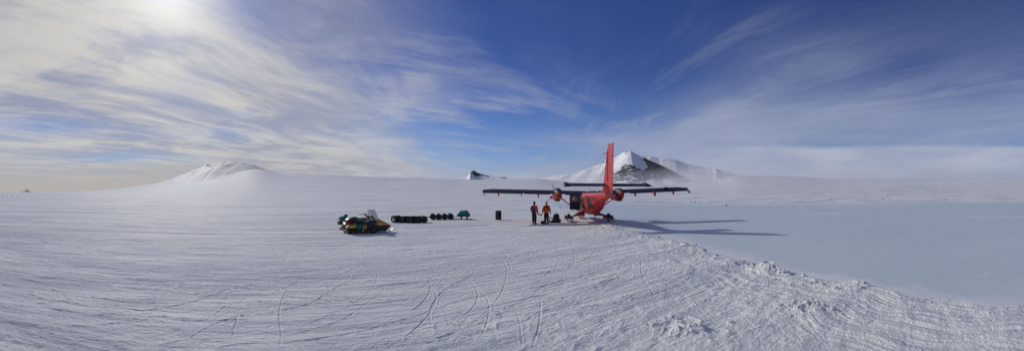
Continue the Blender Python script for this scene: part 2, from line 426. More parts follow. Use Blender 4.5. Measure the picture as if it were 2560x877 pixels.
# --- blue ice --------------------------------------------------------------------------------
def ice_material():
    m, nt, b = new_mat('blue ice'); N = nt.nodes; L = nt.links
    tc = N.new('ShaderNodeTexCoord')
    def noise(scale, sc, det=6, rough=.6, loc=(0, 0, 0)):
        mp = N.new('ShaderNodeMapping'); mp.inputs['Scale'].default_value = sc; mp.inputs['Location'].default_value = loc; L.new(tc.outputs['Object'], mp.inputs[0])
        n = N.new('ShaderNodeTexNoise'); n.inputs['Scale'].default_value = scale; n.inputs['Detail'].default_value = det; n.inputs['Roughness'].default_value = rough
        L.new(mp.outputs[0], n.inputs['Vector']); return n.outputs['Fac']
    def ramp(f, lo, hi, a=0., c=1.):
        mr = N.new('ShaderNodeMapRange'); mr.interpolation_type = 'SMOOTHSTEP'
        for i, q in enumerate((lo, hi, a, c)): mr.inputs[i + 1].default_value = q
        L.new(f, mr.inputs[0]); return mr.outputs[0]
    def mix(f, a, c):
        mx = N.new('ShaderNodeMix'); mx.data_type = 'RGBA'; L.new(f, mx.inputs[0])
        for i, q in ((6, a), (7, c)):
            if isinstance(q, tuple): mx.inputs[i].default_value = (*q, 1)
            else: L.new(q, mx.inputs[i])
        return mx.outputs[2]
    base = mix(ramp(noise(.22, (.5, 1, 1)), .35, .7), (.52, .60, .66), (.56, .635, .69))
    base = mix(ramp(noise(3., (.5, 1.6, 1), 7, .7), .45, .75, 0, .4), base, (.55, .60, .65))
    # drifted snow: thin streaks, more of it far out, plus the two long drifts
    geo = N.new('ShaderNodeNewGeometry')
    sn = ramp(noise(.42, (.26, 1.5, 1), 8, .7), .60, .69, 0, .75)
    cur = mix(sn, base, (.70, .72, .76))
    rug = noise(1.3, (1, 1, 1), 6, .7)
    for (x0, y0, x1, y1, w, amt) in ((38.1, 21, 42.5, 10, .75, 1.), (33.5, 41.5, 39.5, 33, .9, 1.), (59, 53, 66, 45, 2.2, 1.), (48, 60, 75, 35, 1.6, .6), (24, 94, 40, 88, 3., .8), (9, 104, 110, 40, 9, .8), (19, 37, 27, 32, .3, .5)):
        c = Vector(((x0 + x1) / 2, (y0 + y1) / 2, 0)); d = Vector((x1 - x0, y1 - y0, 0)); an = math.atan2(d.y, d.x); hl = d.length / 2
        s1 = N.new('ShaderNodeVectorMath'); s1.operation = 'SUBTRACT'; L.new(geo.outputs['Position'], s1.inputs[0]); s1.inputs[1].default_value = c
        mp = N.new('ShaderNodeVectorRotate'); mp.rotation_type = 'Z_AXIS'; mp.inputs['Angle'].default_value = -an; L.new(s1.outputs[0], mp.inputs['Vector'])
        s2 = N.new('ShaderNodeVectorMath'); s2.operation = 'MULTIPLY'; L.new(mp.outputs[0], s2.inputs[0]); s2.inputs[1].default_value = (1 / hl, 1 / w, 0)
        le = N.new('ShaderNodeVectorMath'); le.operation = 'LENGTH'; L.new(s2.outputs[0], le.inputs[0])
        su = N.new('ShaderNodeMath'); su.operation = 'MULTIPLY_ADD'; L.new(rug, su.inputs[0]); su.inputs[1].default_value = 3.4; su.inputs[2].default_value = -1.7
        ad = N.new('ShaderNodeMath'); ad.operation = 'ADD'; L.new(su.outputs[0], ad.inputs[0]); L.new(le.outputs['Value'], ad.inputs[1])
        cur = mix(ramp(ad.outputs[0], 1.05, .75, 0, amt), cur, (.72, .73, .76))
    # dusting of blown snow thinning out from the snow edge
    spx = N.new('ShaderNodeSeparateXYZ'); L.new(geo.outputs['Position'], spx.inputs[0])
    dd = N.new('ShaderNodeMath'); dd.operation = 'MULTIPLY_ADD'; L.new(noise(.9, (1, .35, 1), 8, .72), dd.inputs[0]); dd.inputs[1].default_value = 5.5; L.new(spx.outputs[0], dd.inputs[2])
    cur = mix(ramp(dd.outputs[0], 12.9, 11.2, 0, .95), cur, (.72, .74, .76))
    L.new(cur, b.inputs['Base Color'])
    b.inputs['Roughness'].default_value = .5; b.inputs['Specular IOR Level'].default_value = .35
    bp = N.new('ShaderNodeBump'); bp.inputs['Strength'].default_value = .35; bp.inputs['Distance'].default_value = .05
    L.new(noise(1.8, (.5, 1.4, 1), 6, .55), bp.inputs['Height']); L.new(bp.outputs[0], b.inputs['Normal'])
    return m
ar = np.linspace(R(-8), R(118), 420); rr = EYE / np.concatenate([np.linspace(2.5, .42, 20), np.arange(.41, .0185, -.0018)])
IA, IR = np.meshgrid(ar, rr); IX = IR * np.sin(IA); IY = IR * np.cos(IA)
IZ = ICE + .010 * fbm(IX * .35, IY * .5, 15, 3) * sstep(6, 14, IX - 8)
ice = grid_mesh('ice', IX, IY, IZ, ice_material()); tag(ice, 'smooth pale blue ice sheet beyond the snow edge')

# --- loose snow rubble thrown up along the edge ------------------------------------------------
mb = MB(); rg = random.Random(12)
phi = (1 + 5 ** .5) / 2
ico_v = [Vector(p).normalized() for p in ((-1, phi, 0), (1, phi, 0), (-1, -phi, 0), (1, -phi, 0), (0, -1, phi), (0, 1, phi), (0, -1, -phi), (0, 1, -phi), (phi, 0, -1), (phi, 0, 1), (-phi, 0, -1), (-phi, 0, 1))]
ico_f = [(0, 11, 5), (0, 5, 1), (0, 1, 7), (0, 7, 10), (0, 10, 11), (1, 5, 9), (5, 11, 4), (11, 10, 2), (10, 7, 6), (7, 1, 8), (3, 9, 4), (3, 4, 2), (3, 2, 6), (3, 6, 8), (3, 8, 9), (4, 9, 5), (2, 4, 11), (6, 2, 10), (8, 6, 7), (9, 8, 1)]
def chunk(x, y, s):
    z = ground_at(x, y)
    q = Matrix.Rotation(rg.uniform(0, 6.28), 3, 'Z') @ Matrix.Rotation(rg.uniform(-.6, .6), 3, 'X')
    sx, sy, sz = s * rg.uniform(.7, 1.4), s * rg.uniform(.6, 1.1), s * rg.uniform(.4, .8)
    mb.add([q @ Vector((p.x * sx * rg.uniform(.75, 1.2), p.y * sy * rg.uniform(.75, 1.2), p.z * sz * rg.uniform(.75, 1.2))) + Vector((x, y, z + sz * .3)) for p in ico_v], ico_f)
for k in range(2600):
    yy = 3 + 30 * rg.random() ** 1.3
    dd = rg.gauss(.75, .38) if rg.random() < .85 else rg.uniform(-.2, 3.5)
    if yy < 7 and rg.random() < .75: continue
    xx = float(edge_x(yy)) - dd
    if dd < -.35: continue
    chunk(xx, yy, min(.06, .010 * math.exp(rg.gauss(0.2, .8))))
for cx, cy, n in ((7.95, 10.6, 60), (8.25, 9.7, 40), (3.1, 6.9, 30), (5.9, 6.6, 30)):
    for k in range(n): chunk(rg.gauss(cx, .35), rg.gauss(cy, .35), min(.085, .022 * math.exp(rg.gauss(.2, .7))))
for k in range(26): chunk(float(edge_x(k)) + rg.uniform(.2, 2.5), rg.uniform(6, 30), rg.uniform(.01, .035))
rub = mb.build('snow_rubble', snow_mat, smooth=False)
tag(rub, 'loose lumps of snow thrown up along the edge of the blue ice', 'snow rubble', kind='stuff')
# ================================================================= HILLS
def rock_snow(name, tint=1.):
    m, nt, b = new_mat(name); N = nt.nodes; L = nt.links
    at = N.new('ShaderNodeAttribute'); at.attribute_name = 'rock'
    tc = N.new('ShaderNodeTexCoord')
    n = N.new('ShaderNodeTexNoise'); n.inputs['Scale'].default_value = .02; n.inputs['Detail'].default_value = 9; n.inputs['Roughness'].default_value = .68
    L.new(tc.outputs['Object'], n.inputs['Vector'])
    ad = N.new('ShaderNodeMath'); ad.operation = 'ADD'; L.new(at.outputs['Fac'], ad.inputs[0]); L.new(n.outputs['Fac'], ad.inputs[1])
    mr = N.new('ShaderNodeMapRange'); mr.interpolation_type = 'SMOOTHSTEP'; mr.inputs[1].default_value = 1.0; mr.inputs[2].default_value = 1.06; L.new(ad.outputs[0], mr.inputs[0])
    n2 = N.new('ShaderNodeTexNoise'); n2.inputs['Scale'].default_value = .05; n2.inputs['Detail'].default_value = 8; L.new(tc.outputs['Object'], n2.inputs['Vector'])
    rc = N.new('ShaderNodeMix'); rc.data_type = 'RGBA'; rc.inputs[6].default_value = (.010, .010, .012, 1); rc.inputs[7].default_value = (.05, .045, .042, 1); L.new(n2.outputs['Fac'], rc.inputs[0])
    sc = N.new('ShaderNodeMix'); sc.data_type = 'RGBA'; sc.inputs[6].default_value = (.80 * tint, .805 * tint, .82 * tint, 1); sc.inputs[7].default_value = (.68 * tint, .71 * tint, .75 * tint, 1)
    n3 = N.new('ShaderNodeTexNoise'); n3.inputs['Scale'].default_value = .004; n3.inputs['Detail'].default_value = 8; L.new(tc.outputs['Object'], n3.inputs['Vector'])
    m3 = N.new('ShaderNodeMapRange'); m3.inputs[1].default_value = .45; m3.inputs[2].default_value = .65; L.new(n3.outputs['Fac'], m3.inputs[0]); L.new(m3.outputs[0], sc.inputs[0])
    mx = N.new('ShaderNodeMix'); mx.data_type = 'RGBA'; L.new(mr.outputs[0], mx.inputs[0]); L.new(sc.outputs[2], mx.inputs[6]); L.new(rc.outputs[2], mx.inputs[7])
    L.new(mx.outputs[2], b.inputs['Base Color']); b.inputs['Roughness'].default_value = .75; b.inputs['Specular IOR Level'].default_value = .2
    bp = N.new('ShaderNodeBump'); bp.inputs['Strength'].default_value = .5; bp.inputs['Distance'].default_value = 6.
    L.new(n.outputs['Fac'], bp.inputs['Height']); L.new(bp.outputs[0], b.inputs['Normal'])
    return m
hill_mat = rock_snow('snow and dark rock'); old_snow = rock_snow('wind crusted snow and rock', .70)

def in_poly(px, py, poly):
    ins = np.zeros(px.shape, bool); n = len(poly)
    for i in range(n):
        x0, y0 = poly[i]; x1, y1 = poly[(i + 1) % n]
        c = ((y0 > py) != (y1 > py)) & (px < (x1 - x0) * (py - y0) / (y1 - y0 + 1e-9) + x0)
        ins ^= c
    return ins

def hill(name, label, sil, D, L, rocks=(), spurs=(), seed=0, na=420, nr=200, rough=1., back=.7, gamma=1.25, rockbase=0., warp=0., low=.02, shear=0.):
    """sil: skyline as photo pixels; D: distance of the crest; L: run of the slope towards the viewer"""
    sx = np.array([s[0] for s in sil], float); sy = np.array([s[1] for s in sil], float)
    px = np.linspace(sx[0], sx[-1], na)
    rows = np.concatenate([np.linspace(-1, 0, nr), np.linspace(0, back, nr // 4)[1:]])
    PX, T = np.meshgrid(px, rows)
    az = (PX - 1280) / 1000.
    crest = D + warp * L * fbm(PX * .012, PX * 0, seed + 5, 3)
    r = crest + T * L
    # the crest outline is kept, lower down the slope samples slide sideways: gullies run obliquely
    slide = PX - T * shear + T * 14 * fbm(PX * .02, T * 1.5, seed + 3, 2)
    v = (482 - np.interp(slide, sx, sy)) / 1000.
    if shear:        # small crest bumps die out down the slope
        vs_ = sum((482 - np.interp(slide + d_, sx, sy)) / 1000. for d_ in (-36, -24, -12, 0, 12, 24, 36)) / 7
        kk = np.clip(np.abs(T) * 5, 0, .55); v = v * (1 - kk) + vs_ * kk
    v = np.maximum(v, -.002)
    zc = EYE + v * crest
    H = zc - zc * low
    t = np.abs(T)
    g = np.where(T <= 0, (1 - np.clip(t, 0, 1)) ** gamma, np.clip(1 - t / back * 1.2, 0, 1))
    z = zc * low + H * g
    X = r * np.sin(az); Y = r * np.cos(az)
    act = np.clip(t * 5, 0, 1) * np.clip((1 - t) * 4, 0, 1)
    sc = D / 4000.
    z = z + act * H * rough * (.13 * fbm(X / (260 * sc) - T + shear * T * .05, Y / (520 * sc), seed + 1, 5) + .10 * (ridged(X / (190 * sc) + T * .6, Y / (600 * sc), seed + 2, 4) - .5))
    for (a0, a1, w, h) in spurs:            # rib running from px a0 at the crest to px a1 at the foot
        c = a0 + (a1 - a0) * t
        z = z + np.where(T <= 0, h * H * np.maximum(0, 1 - np.abs(PX - c) / (w * (.4 + t))) * np.clip(t * 4, 0, 1) * (1 - t), 0)
    VV = 482 - 1000 * (z - EYE) / r
    rock = np.full(z.shape, -.6 + rockbase)
    jx = PX + 7 * fbm(PX * .09, VV * .12, seed + 8, 4); jy = VV + 5 * fbm(PX * .09 + 9, VV * .12, seed + 9, 4)
    for poly, s in rocks:
        rock[in_poly(jx, jy, poly) & (T <= 0)] = s
    # soften
    for _ in range(2):
        rock[1:-1, 1:-1] = (rock[1:-1, 1:-1] * 2 + rock[:-2, 1:-1] + rock[2:, 1:-1] + rock[1:-1, :-2] + rock[1:-1, 2:]) / 6
    z = z + np.clip(rock, 0, 1) * H * .02 * fbm(X / (30 * sc), Y / (30 * sc), seed + 12, 3)
    z[0, :] -= 60; z[-1, :] -= 60; z[:, 0] -= 20; z[:, -1] -= 20
    o = grid_mesh(name, X, Y, z, old_snow if name == 'snow_hill' else hill_mat, {'rock': rock}); tag(o, label)
    return o

hill('snow_hill', 'snow hill with folded ridges at the left',
     [(382, 470), (395, 459), (430, 449), (470, 432), (500, 420), (512, 412), (520, 411), (526, 415), (532, 415), (541, 409), (558, 405), (562, 403), (567, 405), (575, 401.5), (581, 402), (592, 405),
      (600, 407), (606, 405.5), (614, 408), (634, 411), (648, 417), (666, 424), (680, 427), (692, 431), (710, 435), (735, 440), (760, 450)], 3000, 1700,
     rocks=[([(508, 408), (524, 408), (528, 418), (512, 414)], .6), ([(560, 398), (570, 398), (570, 405), (560, 405)], .5), ([(580, 400), (600, 403), (600, 408), (584, 405)], .42),
            ([(633, 409), (668, 422), (668, 427), (636, 414)], .47), ([(602, 402), (612, 405), (612, 409), (602, 408)], .45), ([(675, 424), (704, 432), (704, 436), (675, 429)], .40),
            ([(576, 409), (588, 410), (584, 414), (574, 413)], .40)],
     spurs=[(570, 380, 40, .07), (600, 440, 30, .05)], seed=100, rough=.13, shear=75, gamma=1.0)
hill('rocky_knoll', 'small dark rocky knoll on the middle skyline',
     [(1100, 453), (1125, 446), (1143, 441), (1158, 436), (1170, 432.5), (1176, 428.5), (1180, 429), (1183, 425.5), (1187, 427), (1194, 431.5), (1202, 434.5), (1215, 437), (1235, 440.5), (1248, 442), (1262, 442), (1272, 446), (1300, 453)], 3300, 600,
     rocks=[([(1173, 423), (1189, 423), (1202, 434), (1196, 443), (1186, 441), (1176, 433)], 1.), ([(1246, 438), (1270, 441), (1266, 447), (1250, 446)], .6), ([(1156, 433), (1176, 427), (1178, 433), (1160, 438)], .5), ([(1193, 431), (1222, 437), (1218, 441), (1196, 438)], .62)],
     spurs=[(1180, 1168, 14, .3)], seed=200, rough=.45, gamma=1.1)
hill('distant_nunatak', 'tiny dark nunatak on the far left horizon',
     [(30, 484), (42, 481), (55, 478), (60, 475), (66, 472.5), (71, 474), (77, 479), (84, 480), (92, 480), (97, 483)], 6000, 500,
     rocks=[([(57, 468), (72, 468), (84, 484), (62, 480)], 1.), ([(45, 474), (60, 470), (64, 477), (50, 482)], .5)], seed=300, na=120, nr=60, rough=.5, low=-.2)
hill('snow_ridge', 'long snow ridge behind the rocky mountain',
     [(1560, 470), (1580, 400), (1600, 389), (1606, 388), (1618, 390), (1626, 389.5), (1640, 393), (1648, 395), (1656, 394.5), (1675, 396), (1690, 399), (1705, 405), (1722, 411), (1745, 415.5), (1765, 419), (1782, 421),
      (1788, 420), (1796, 423), (1805, 427), (1825, 432), (1845, 437), (1880, 441), (1920, 446), (1960, 452), (2000, 458)], 5200, 1500,
     rocks=[([(1616, 386), (1650, 393), (1650, 396.5), (1616, 391)], .42), ([(1784, 417), (1800, 424), (1798, 427), (1784, 422)], .5)],
     spurs=[], seed=420, rough=.14, gamma=1.0)
hill('rocky_mountain', 'sharp snow mountain with a dark rock face behind the aircraft',
     [(1290, 452), (1320, 446), (1345, 443), (1375, 441), (1385, 438), (1398, 437), (1425, 434), (1450, 428), (1475, 418.5), (1500, 410), (1515, 405), (1530, 397), (1545, 389), (1558, 381), (1564, 378),
      (1571, 375.5), (1578, 378), (1590, 384), (1603, 391), (1622, 400), (1640, 407), (1656, 414), (1675, 424), (1690, 431), (1705, 440), (1722, 446), (1750, 455), (1790, 468)], 4200, 1450,
     rocks=[([(1606, 390), (1622, 398), (1645, 407), (1660, 414), (1678, 425), (1696, 433), (1690, 440), (1668, 438), (1650, 444), (1622, 440), (1612, 428), (1621, 418), (1614, 404)], 1.0),
            ([(1562, 408), (1578, 409), (1590, 418), (1606, 424), (1622, 427), (1650, 436), (1672, 440), (1668, 448), (1640, 450), (1600, 455), (1570, 460), (1560, 446), (1540, 440), (1550, 428)], .60),
            ([(1534, 432), (1550, 424), (1564, 409), (1572, 430), (1560, 450), (1532, 458)], .575),
            ([(1680, 435), (1722, 440), (1720, 445), (1690, 443), (1664, 446)], .56),
            ([(1560, 377), (1572, 376), (1568, 386), (1562, 393), (1558, 386)], .55), ([(1540, 402), (1562, 396), (1558, 404), (1540, 408)], .33)],
     spurs=[(1571, 1590, 60, .22), (1530, 1470, 26, .12), (1480, 1400, 30, .14), (1430, 1350, 26, .12), (1616, 1640, 18, .15)], seed=520, rough=.32, gamma=1.0, na=620, nr=320)
# ================================================================= SKY, SUN, CAMERA
SUN_AZ, SUN_EL = -49.0, 27.5
scn = bpy.context.scene
world = bpy.data.worlds.new('World'); scn.world = world; world.use_nodes = True
nt = world.node_tree; N = nt.nodes; L = nt.links; N.clear()
class E:
    """tiny expression wrapper over Math nodes"""
    def __init__(s, sock): s.s = sock
    @staticmethod
    def op(o, *a, clamp=False):
        n = N.new('ShaderNodeMath'); n.operation = o; n.use_clamp = clamp
        for i, q in enumerate(a):
            if isinstance(q, E): L.new(q.s, n.inputs[i])
            else: n.inputs[i].default_value = q
        return E(n.outputs[0])
    def __add__(s, o): return E.op('ADD', s, o)
    def __radd__(s, o): return E.op('ADD', s, o)
    def __sub__(s, o): return E.op('SUBTRACT', s, o)
    def __rsub__(s, o): return E.op('SUBTRACT', o, s)
    def __mul__(s, o): return E.op('MULTIPLY', s, o)
    def __rmul__(s, o): return E.op('MULTIPLY', s, o)
    def __truediv__(s, o): return E.op('DIVIDE', s, o)
    def pow(s, o): return E.op('POWER', s, o)
    def max(s, o): return E.op('MAXIMUM', s, o)
    def min(s, o): return E.op('MINIMUM', s, o)
    def exp(s): return E.op('EXPONENT', s)
    def step(s, lo, hi, a=0., b=1.):
        mr = N.new('ShaderNodeMapRange'); mr.interpolation_type = 'SMOOTHSTEP'
        for i, q in enumerate((lo, hi, a, b)):
            if isinstance(q, E): L.new(q.s, mr.inputs[i + 1])
            else: mr.inputs[i + 1].default_value = q
        L.new(s.s, mr.inputs[0]); return E(mr.outputs[0])
def vec(a, b, c=0.):
    n = N.new('ShaderNodeCombineXYZ')
    for i, q in enumerate((a, b, c)):
        if isinstance(q, E): L.new(q.s, n.inputs[i])
        else: n.inputs[i].default_value = q
    return n.outputs[0]
def wnoise(v, scale, det=6, rough=.58, dist=0., lac=2.):
    n = N.new('ShaderNodeTexNoise'); n.inputs['Scale'].default_value = scale; n.inputs['Detail'].default_value = det
    n.inputs['Roughness'].default_value = rough; n.inputs['Distortion'].default_value = dist; n.inputs['Lacunarity'].default_value = lac
    L.new(v, n.inputs['Vector']); return E(n.outputs['Fac'])
def cmix(f, a, b):
    mx = N.new('ShaderNodeMix'); mx.data_type = 'RGBA'; mx.clamp_factor = True
    if isinstance(f, E): L.new(f.s, mx.inputs[0])
    else: mx.inputs[0].default_value = f
    for i, q in ((6, a), (7, b)):
        if isinstance(q, tuple): mx.inputs[i].default_value = (*q, 1)
        else: L.new(q, mx.inputs[i])
    return mx.outputs[2]
tc = N.new('ShaderNodeTexCoord')
nrm = N.new('ShaderNodeVectorMath'); nrm.operation = 'NORMALIZE'; L.new(tc.outputs['Generated'], nrm.inputs[0])
sp = N.new('ShaderNodeSeparateXYZ'); L.new(nrm.outputs[0], sp.inputs[0])
dx, dy, dz = (E(sp.outputs[i]) for i in range(3))
hor = (dx * dx + dy * dy).max(1e-6).pow(.5)
az = E.op('ARCTAN2', dx, dy)                     # azimuth of the view, 0 = +Y
te = dz / hor                                    # tangent of elevation
# position on a cloud deck overhead
den = dz.max(0.) + .055
cx = dx / den; cy = dy / den
warp = wnoise(vec(cx * .35, cy * .18), 1., 3) - .5
warp2 = wnoise(vec(cx * .35 + 7., cy * .18 + 3.), 1., 3) - .5
ux = cx + warp * 1.6; uy = cy + warp2 * 2.2
n_str = wnoise(vec(ux * 1.15, uy * .26), 1., 9, .62, .35)
n_fib = wnoise(vec(ux * 4.2, uy * .7, 3.), 1., 8, .66, .5)
n_big = wnoise(vec(cx * .42 + 2., cy * .16), 1., 4, .5)
n_puff = wnoise(vec(ux * 1.0, uy * .7, 9.), 1., 9, .6, .6)
def blob(a0, t0, ra, rt, amp):
    a = (az - a0) * (1. / ra); t = (te - t0) * (1. / rt)
    return ((a * a + t * t) * -1.).exp() * amp
# the front of the big cloud mass: azimuth as a function of elevation
front = az + te * 1.3 + .15 + (n_big - .5) * .5
mass = front.step(.20, -.24)
mass2 = (az + te * .10 + .17 + (n_big - .5) * .4).step(.16, -.28)
mass3 = (az - te * 1.9 + .10 + (n_big - .5) * .5).step(-.10, .30) * te.step(.50, .16, .20, 1.)
cov = mass * .66 + mass2 * .54 + mass3 * .56
for b in ((-1.22, .165, .20, .030, -.58), (-1.02, .085, .26, .016, -.52), (-1.2, .055, .2, .012, -.3), (-.80, .265, .09, .05, -.30), (-.72, .15, .20, .018, -.34), (-.66, .20, .12, .025, -.26), (-1.28, .38, .20, .10, -.16), (-1.05, .44, .12, .06, -.10),
          (-.66, .42, .08, .10, -.12), (-.30, .31, .08, .05, -.22), (-.22, .285, .18, .035, .34), (-.42, .40, .14, .08, .12), (-.12, .42, .18, .05, .08), (-.10, .24, .22, .025, .22), (.02, .225, .16, .02, .26), (-.14, .19, .14, .03, -.08), (-.10, .10, .14, .03, -.12), (-.30, .06, .34, .035, .30), (-.16, .13, .2, .012, .16), (-.5, .22, .18, .05, .18),
          (.16, .135, .14, .02, .40), (.30, .12, .18, .04, .24), (.50, .20, .14, .05, .24), (.56, .15, .14, .04, .2), (.95, .20, .34, .06, .14), (.05, .04, .30, .04, .30), (.62, .36, .2, .07, .16), (.12, .38, .22, .14, -.12), (1.0, .30, .10, .06, -.2)):
    cov = cov + blob(*b)
cov = cov.max(0.)
n_fin = wnoise(vec(ux * 9., uy * 2.4, 6.), 1., 7, .7, .4)
tex = n_str * .32 + n_fib * .18 + n_puff * .40 + n_fin * .10
tx = (tex - .5) * 2.2 + .5
dens = (tx - (.90 - cov * .88)) * 1.35
dens = dens.max(0.).min(1.)
veil = (cov * .8 + .05).min(.72) * n_big.step(.3, .7, .5, 1.)
# separate thin fibres: a few wisps in the blue centre, long combed ones fanning up the right
wx_ = cx + warp * 2.2; wy_ = cy + warp2 * 1.6
f1 = wnoise(vec(wx_ * 2.6, wy_ * .42, 12.), 1., 9, .66, .6); f2 = wnoise(vec(wx_ * 7., wy_ * 1.1, 15.), 1., 8, .68, .4)
fib = (f1 * .65 + f2 * .35).step(.47, .64)
fmask = blob(.34, .16, .24, .09, .35) + blob(.82, .22, .50, .12, .30) + blob(.12, .06, .20, .05, .35) + blob(.58, .38, .3, .10, .16)
al = cx * .80 + cy * .60 + warp * 1.4; ac = cx * .60 - cy * .80 + warp2 * 1.0
g1 = wnoise(vec(ac * 2.0, al * .45, 22.), 1., 9, .64, .3); g2 = wnoise(vec(ac * 6., al * 1.2, 25.), 1., 8, .66, .3)
fib2 = (g1 * .7 + g2 * .3).step(.46, .64)
fmask2 = blob(-.18, .25, .26, .09, .42) + blob(.0, .21, .24, .05, .34) + blob(-.26, .38, .26, .10, .22) + blob(-.04, .08, .28, .06, .42) + blob(-.24, .12, .20, .06, .34)
wisps = (fib * fmask + fib2 * fmask2).min(.7)
cloud = (1. - (1. - dens) * (1. - veil) * (1. - wisps))
# horizon brightening
hz = (te.max(0.) * -10.).exp()
cloud = 1. - (1. - cloud) * (1. - hz * .6)
# low bank on the right with a soft lumpy top
ed = wnoise(vec(az * 9., te * 14.), 1., 8, .6) - .5
bank = (te - ed * .022).step(.122, .108) * (az + ed * .2).step(.22, .55) * (az).step(0., .8, .5, .82)
bank_tex = wnoise(vec(az * 4., te * 16., 5.), 1., 8, .6)
sky = N.new('ShaderNodeTexSky'); sky.sky_type = 'NISHITA'; sky.sun_disc = False
sky.sun_elevation = R(SUN_EL); sky.sun_rotation = R(SUN_AZ); sky.altitude = 1200; sky.air_density = 1.0; sky.dust_density = .3; sky.ozone_density = 3.
# thin air and a deep polar blue
tint = N.new('ShaderNodeMix'); tint.data_type = 'RGBA'; tint.blend_type = 'MULTIPLY'; tint.inputs[0].default_value = 1.
L.new(sky.outputs[0], tint.inputs[6]); 
NIS=1
L.new(cmix(te.step(.0, .36), (.24, .47, .80), (.13, .255, .59)), tint.inputs[7])
# cosine to the sun
sd = (math.sin(R(SUN_AZ)) * math.cos(R(SUN_EL)), math.cos(R(SUN_AZ)) * math.cos(R(SUN_EL)), math.sin(R(SUN_EL)))
cs = dx * sd[0] + dy * sd[1] + dz * sd[2]
cs = cs.max(0.)
glow = cs.pow(5.); glow2 = cs.pow(55.); glow3 = cs.pow(420.)
K = 10.            # clouds are given in display brightness; the Background runs at 0.1
lo = (.33 * K, .37 * K, .50 * K); hi = (.58 * K, .57 * K, .55 * K)
near = cs.step(.55, .97)
ccol = cmix(near, lo, hi)
# thicker parts of the deck are greyer seen towards the sun
ccol = cmix((tx.step(.66, .36) * near * .80), ccol, (.29 * K, .31 * K, .40 * K))
ccol = cmix(te.step(.12, .0) * az.step(-.4, -.9), ccol, (.46 * K, .42 * K, .38 * K))
col = cmix(cloud, tint.outputs[2], ccol)
bcol = cmix(bank_tex.step(.35, .65) * te.step(0., .1, .3, 1.), (.33 * K, .37 * K, .50 * K), (.45 * K, .48 * K, .58 * K))
col = cmix(bank, col, bcol)
add = N.new('ShaderNodeVectorMath'); add.operation = 'ADD'
gl = glow2 * (.22 * K) + glow3 * (.28 * K)
L.new(col, add.inputs[0]); L.new(vec(gl, gl * .98, gl * .93), add.inputs[1])
bg = N.new('ShaderNodeBackground'); bg.inputs['Strength'].default_value = .1
L.new(add.outputs[0], bg.inputs['Color'])
out = N.new('ShaderNodeOutputWorld'); L.new(bg.outputs[0], out.inputs['Surface'])

sl = bpy.data.lights.new('sun', 'SUN'); sl.energy = 2.5; sl.angle = R(1.4); sl.color = (1., .95, .88)
so = bpy.data.objects.new('sun', sl); C.objects.link(so)
so.rotation_euler = Vector(sd).to_track_quat('Z', 'Y').to_euler()

cam = bpy.data.cameras.new('camera'); co = bpy.data.objects.new('camera', cam); C.objects.link(co)
cam.type = 'PANO'; cam.panorama_type = 'CENTRAL_CYLINDRICAL'
cam.central_cylindrical_range_u_min = -1.28; cam.central_cylindrical_range_u_max = 1.28
cam.central_cylindrical_range_v_min = -.395; cam.central_cylindrical_range_v_max = .482
cam.central_cylindrical_radius = 1.
cam.clip_start = .05; cam.clip_end = 60000
co.location = (0, 0, EYE); co.rotation_euler = (R(90), 0, 0)
scn.camera = co
scn.view_settings.view_transform = 'Standard'; scn.view_settings.look = 'None'; scn.view_settings.exposure = 0.; scn.view_settings.gamma = 1.
scn.cycles.max_bounces = 6; scn.cycles.volume_bounces = 1
# ================================================================= AIRCRAFT
def red_paint():
    m, nt, b = new_mat('red aircraft paint'); N = nt.nodes; L = nt.links
    tc = N.new('ShaderNodeTexCoord')
    n = N.new('ShaderNodeTexNoise'); n.inputs['Scale'].default_value = 1.6; n.inputs['Detail'].default_value = 8; L.new(tc.outputs['Object'], n.inputs['Vector'])
    mr = N.new('ShaderNodeMapRange'); mr.inputs[1].default_value = .52; mr.inputs[2].default_value = .75; mr.inputs[3].default_value = 0; mr.inputs[4].default_value = .35; L.new(n.outputs['Fac'], mr.inputs[0])
    mx = N.new('ShaderNodeMix'); mx.data_type = 'RGBA'; mx.inputs[6].default_value = (.48, .010, .013, 1); mx.inputs[7].default_value = (.28, .014, .016, 1)
    L.new(mr.outputs[0], mx.inputs[0]); L.new(mx.outputs[2], b.inputs['Base Color'])
    b.inputs['Roughness'].default_value = .38; b.inputs['Coat Weight'].default_value = .08; b.inputs['Specular IOR Level'].default_value = .35; b.inputs['Coat Roughness'].default_value = .2
    # panel seams
    w = N.new('ShaderNodeTexWave'); w.bands_direction = 'Y'; w.inputs['Scale'].default_value = .55; w.inputs['Distortion'].default_value = .0; L.new(tc.outputs['Object'], w.inputs['Vector'])
    c = N.new('ShaderNodeMapRange'); c.inputs[1].default_value = 0.; c.inputs[2].default_value = .02; L.new(w.outputs['Fac'], c.inputs[0])
    bp = N.new('ShaderNodeBump'); bp.inputs['Strength'].default_value = .3; bp.inputs['Distance'].default_value = .01; L.new(c.outputs[0], bp.inputs['Height']); L.new(bp.outputs[0], b.inputs['Normal'])
    return m
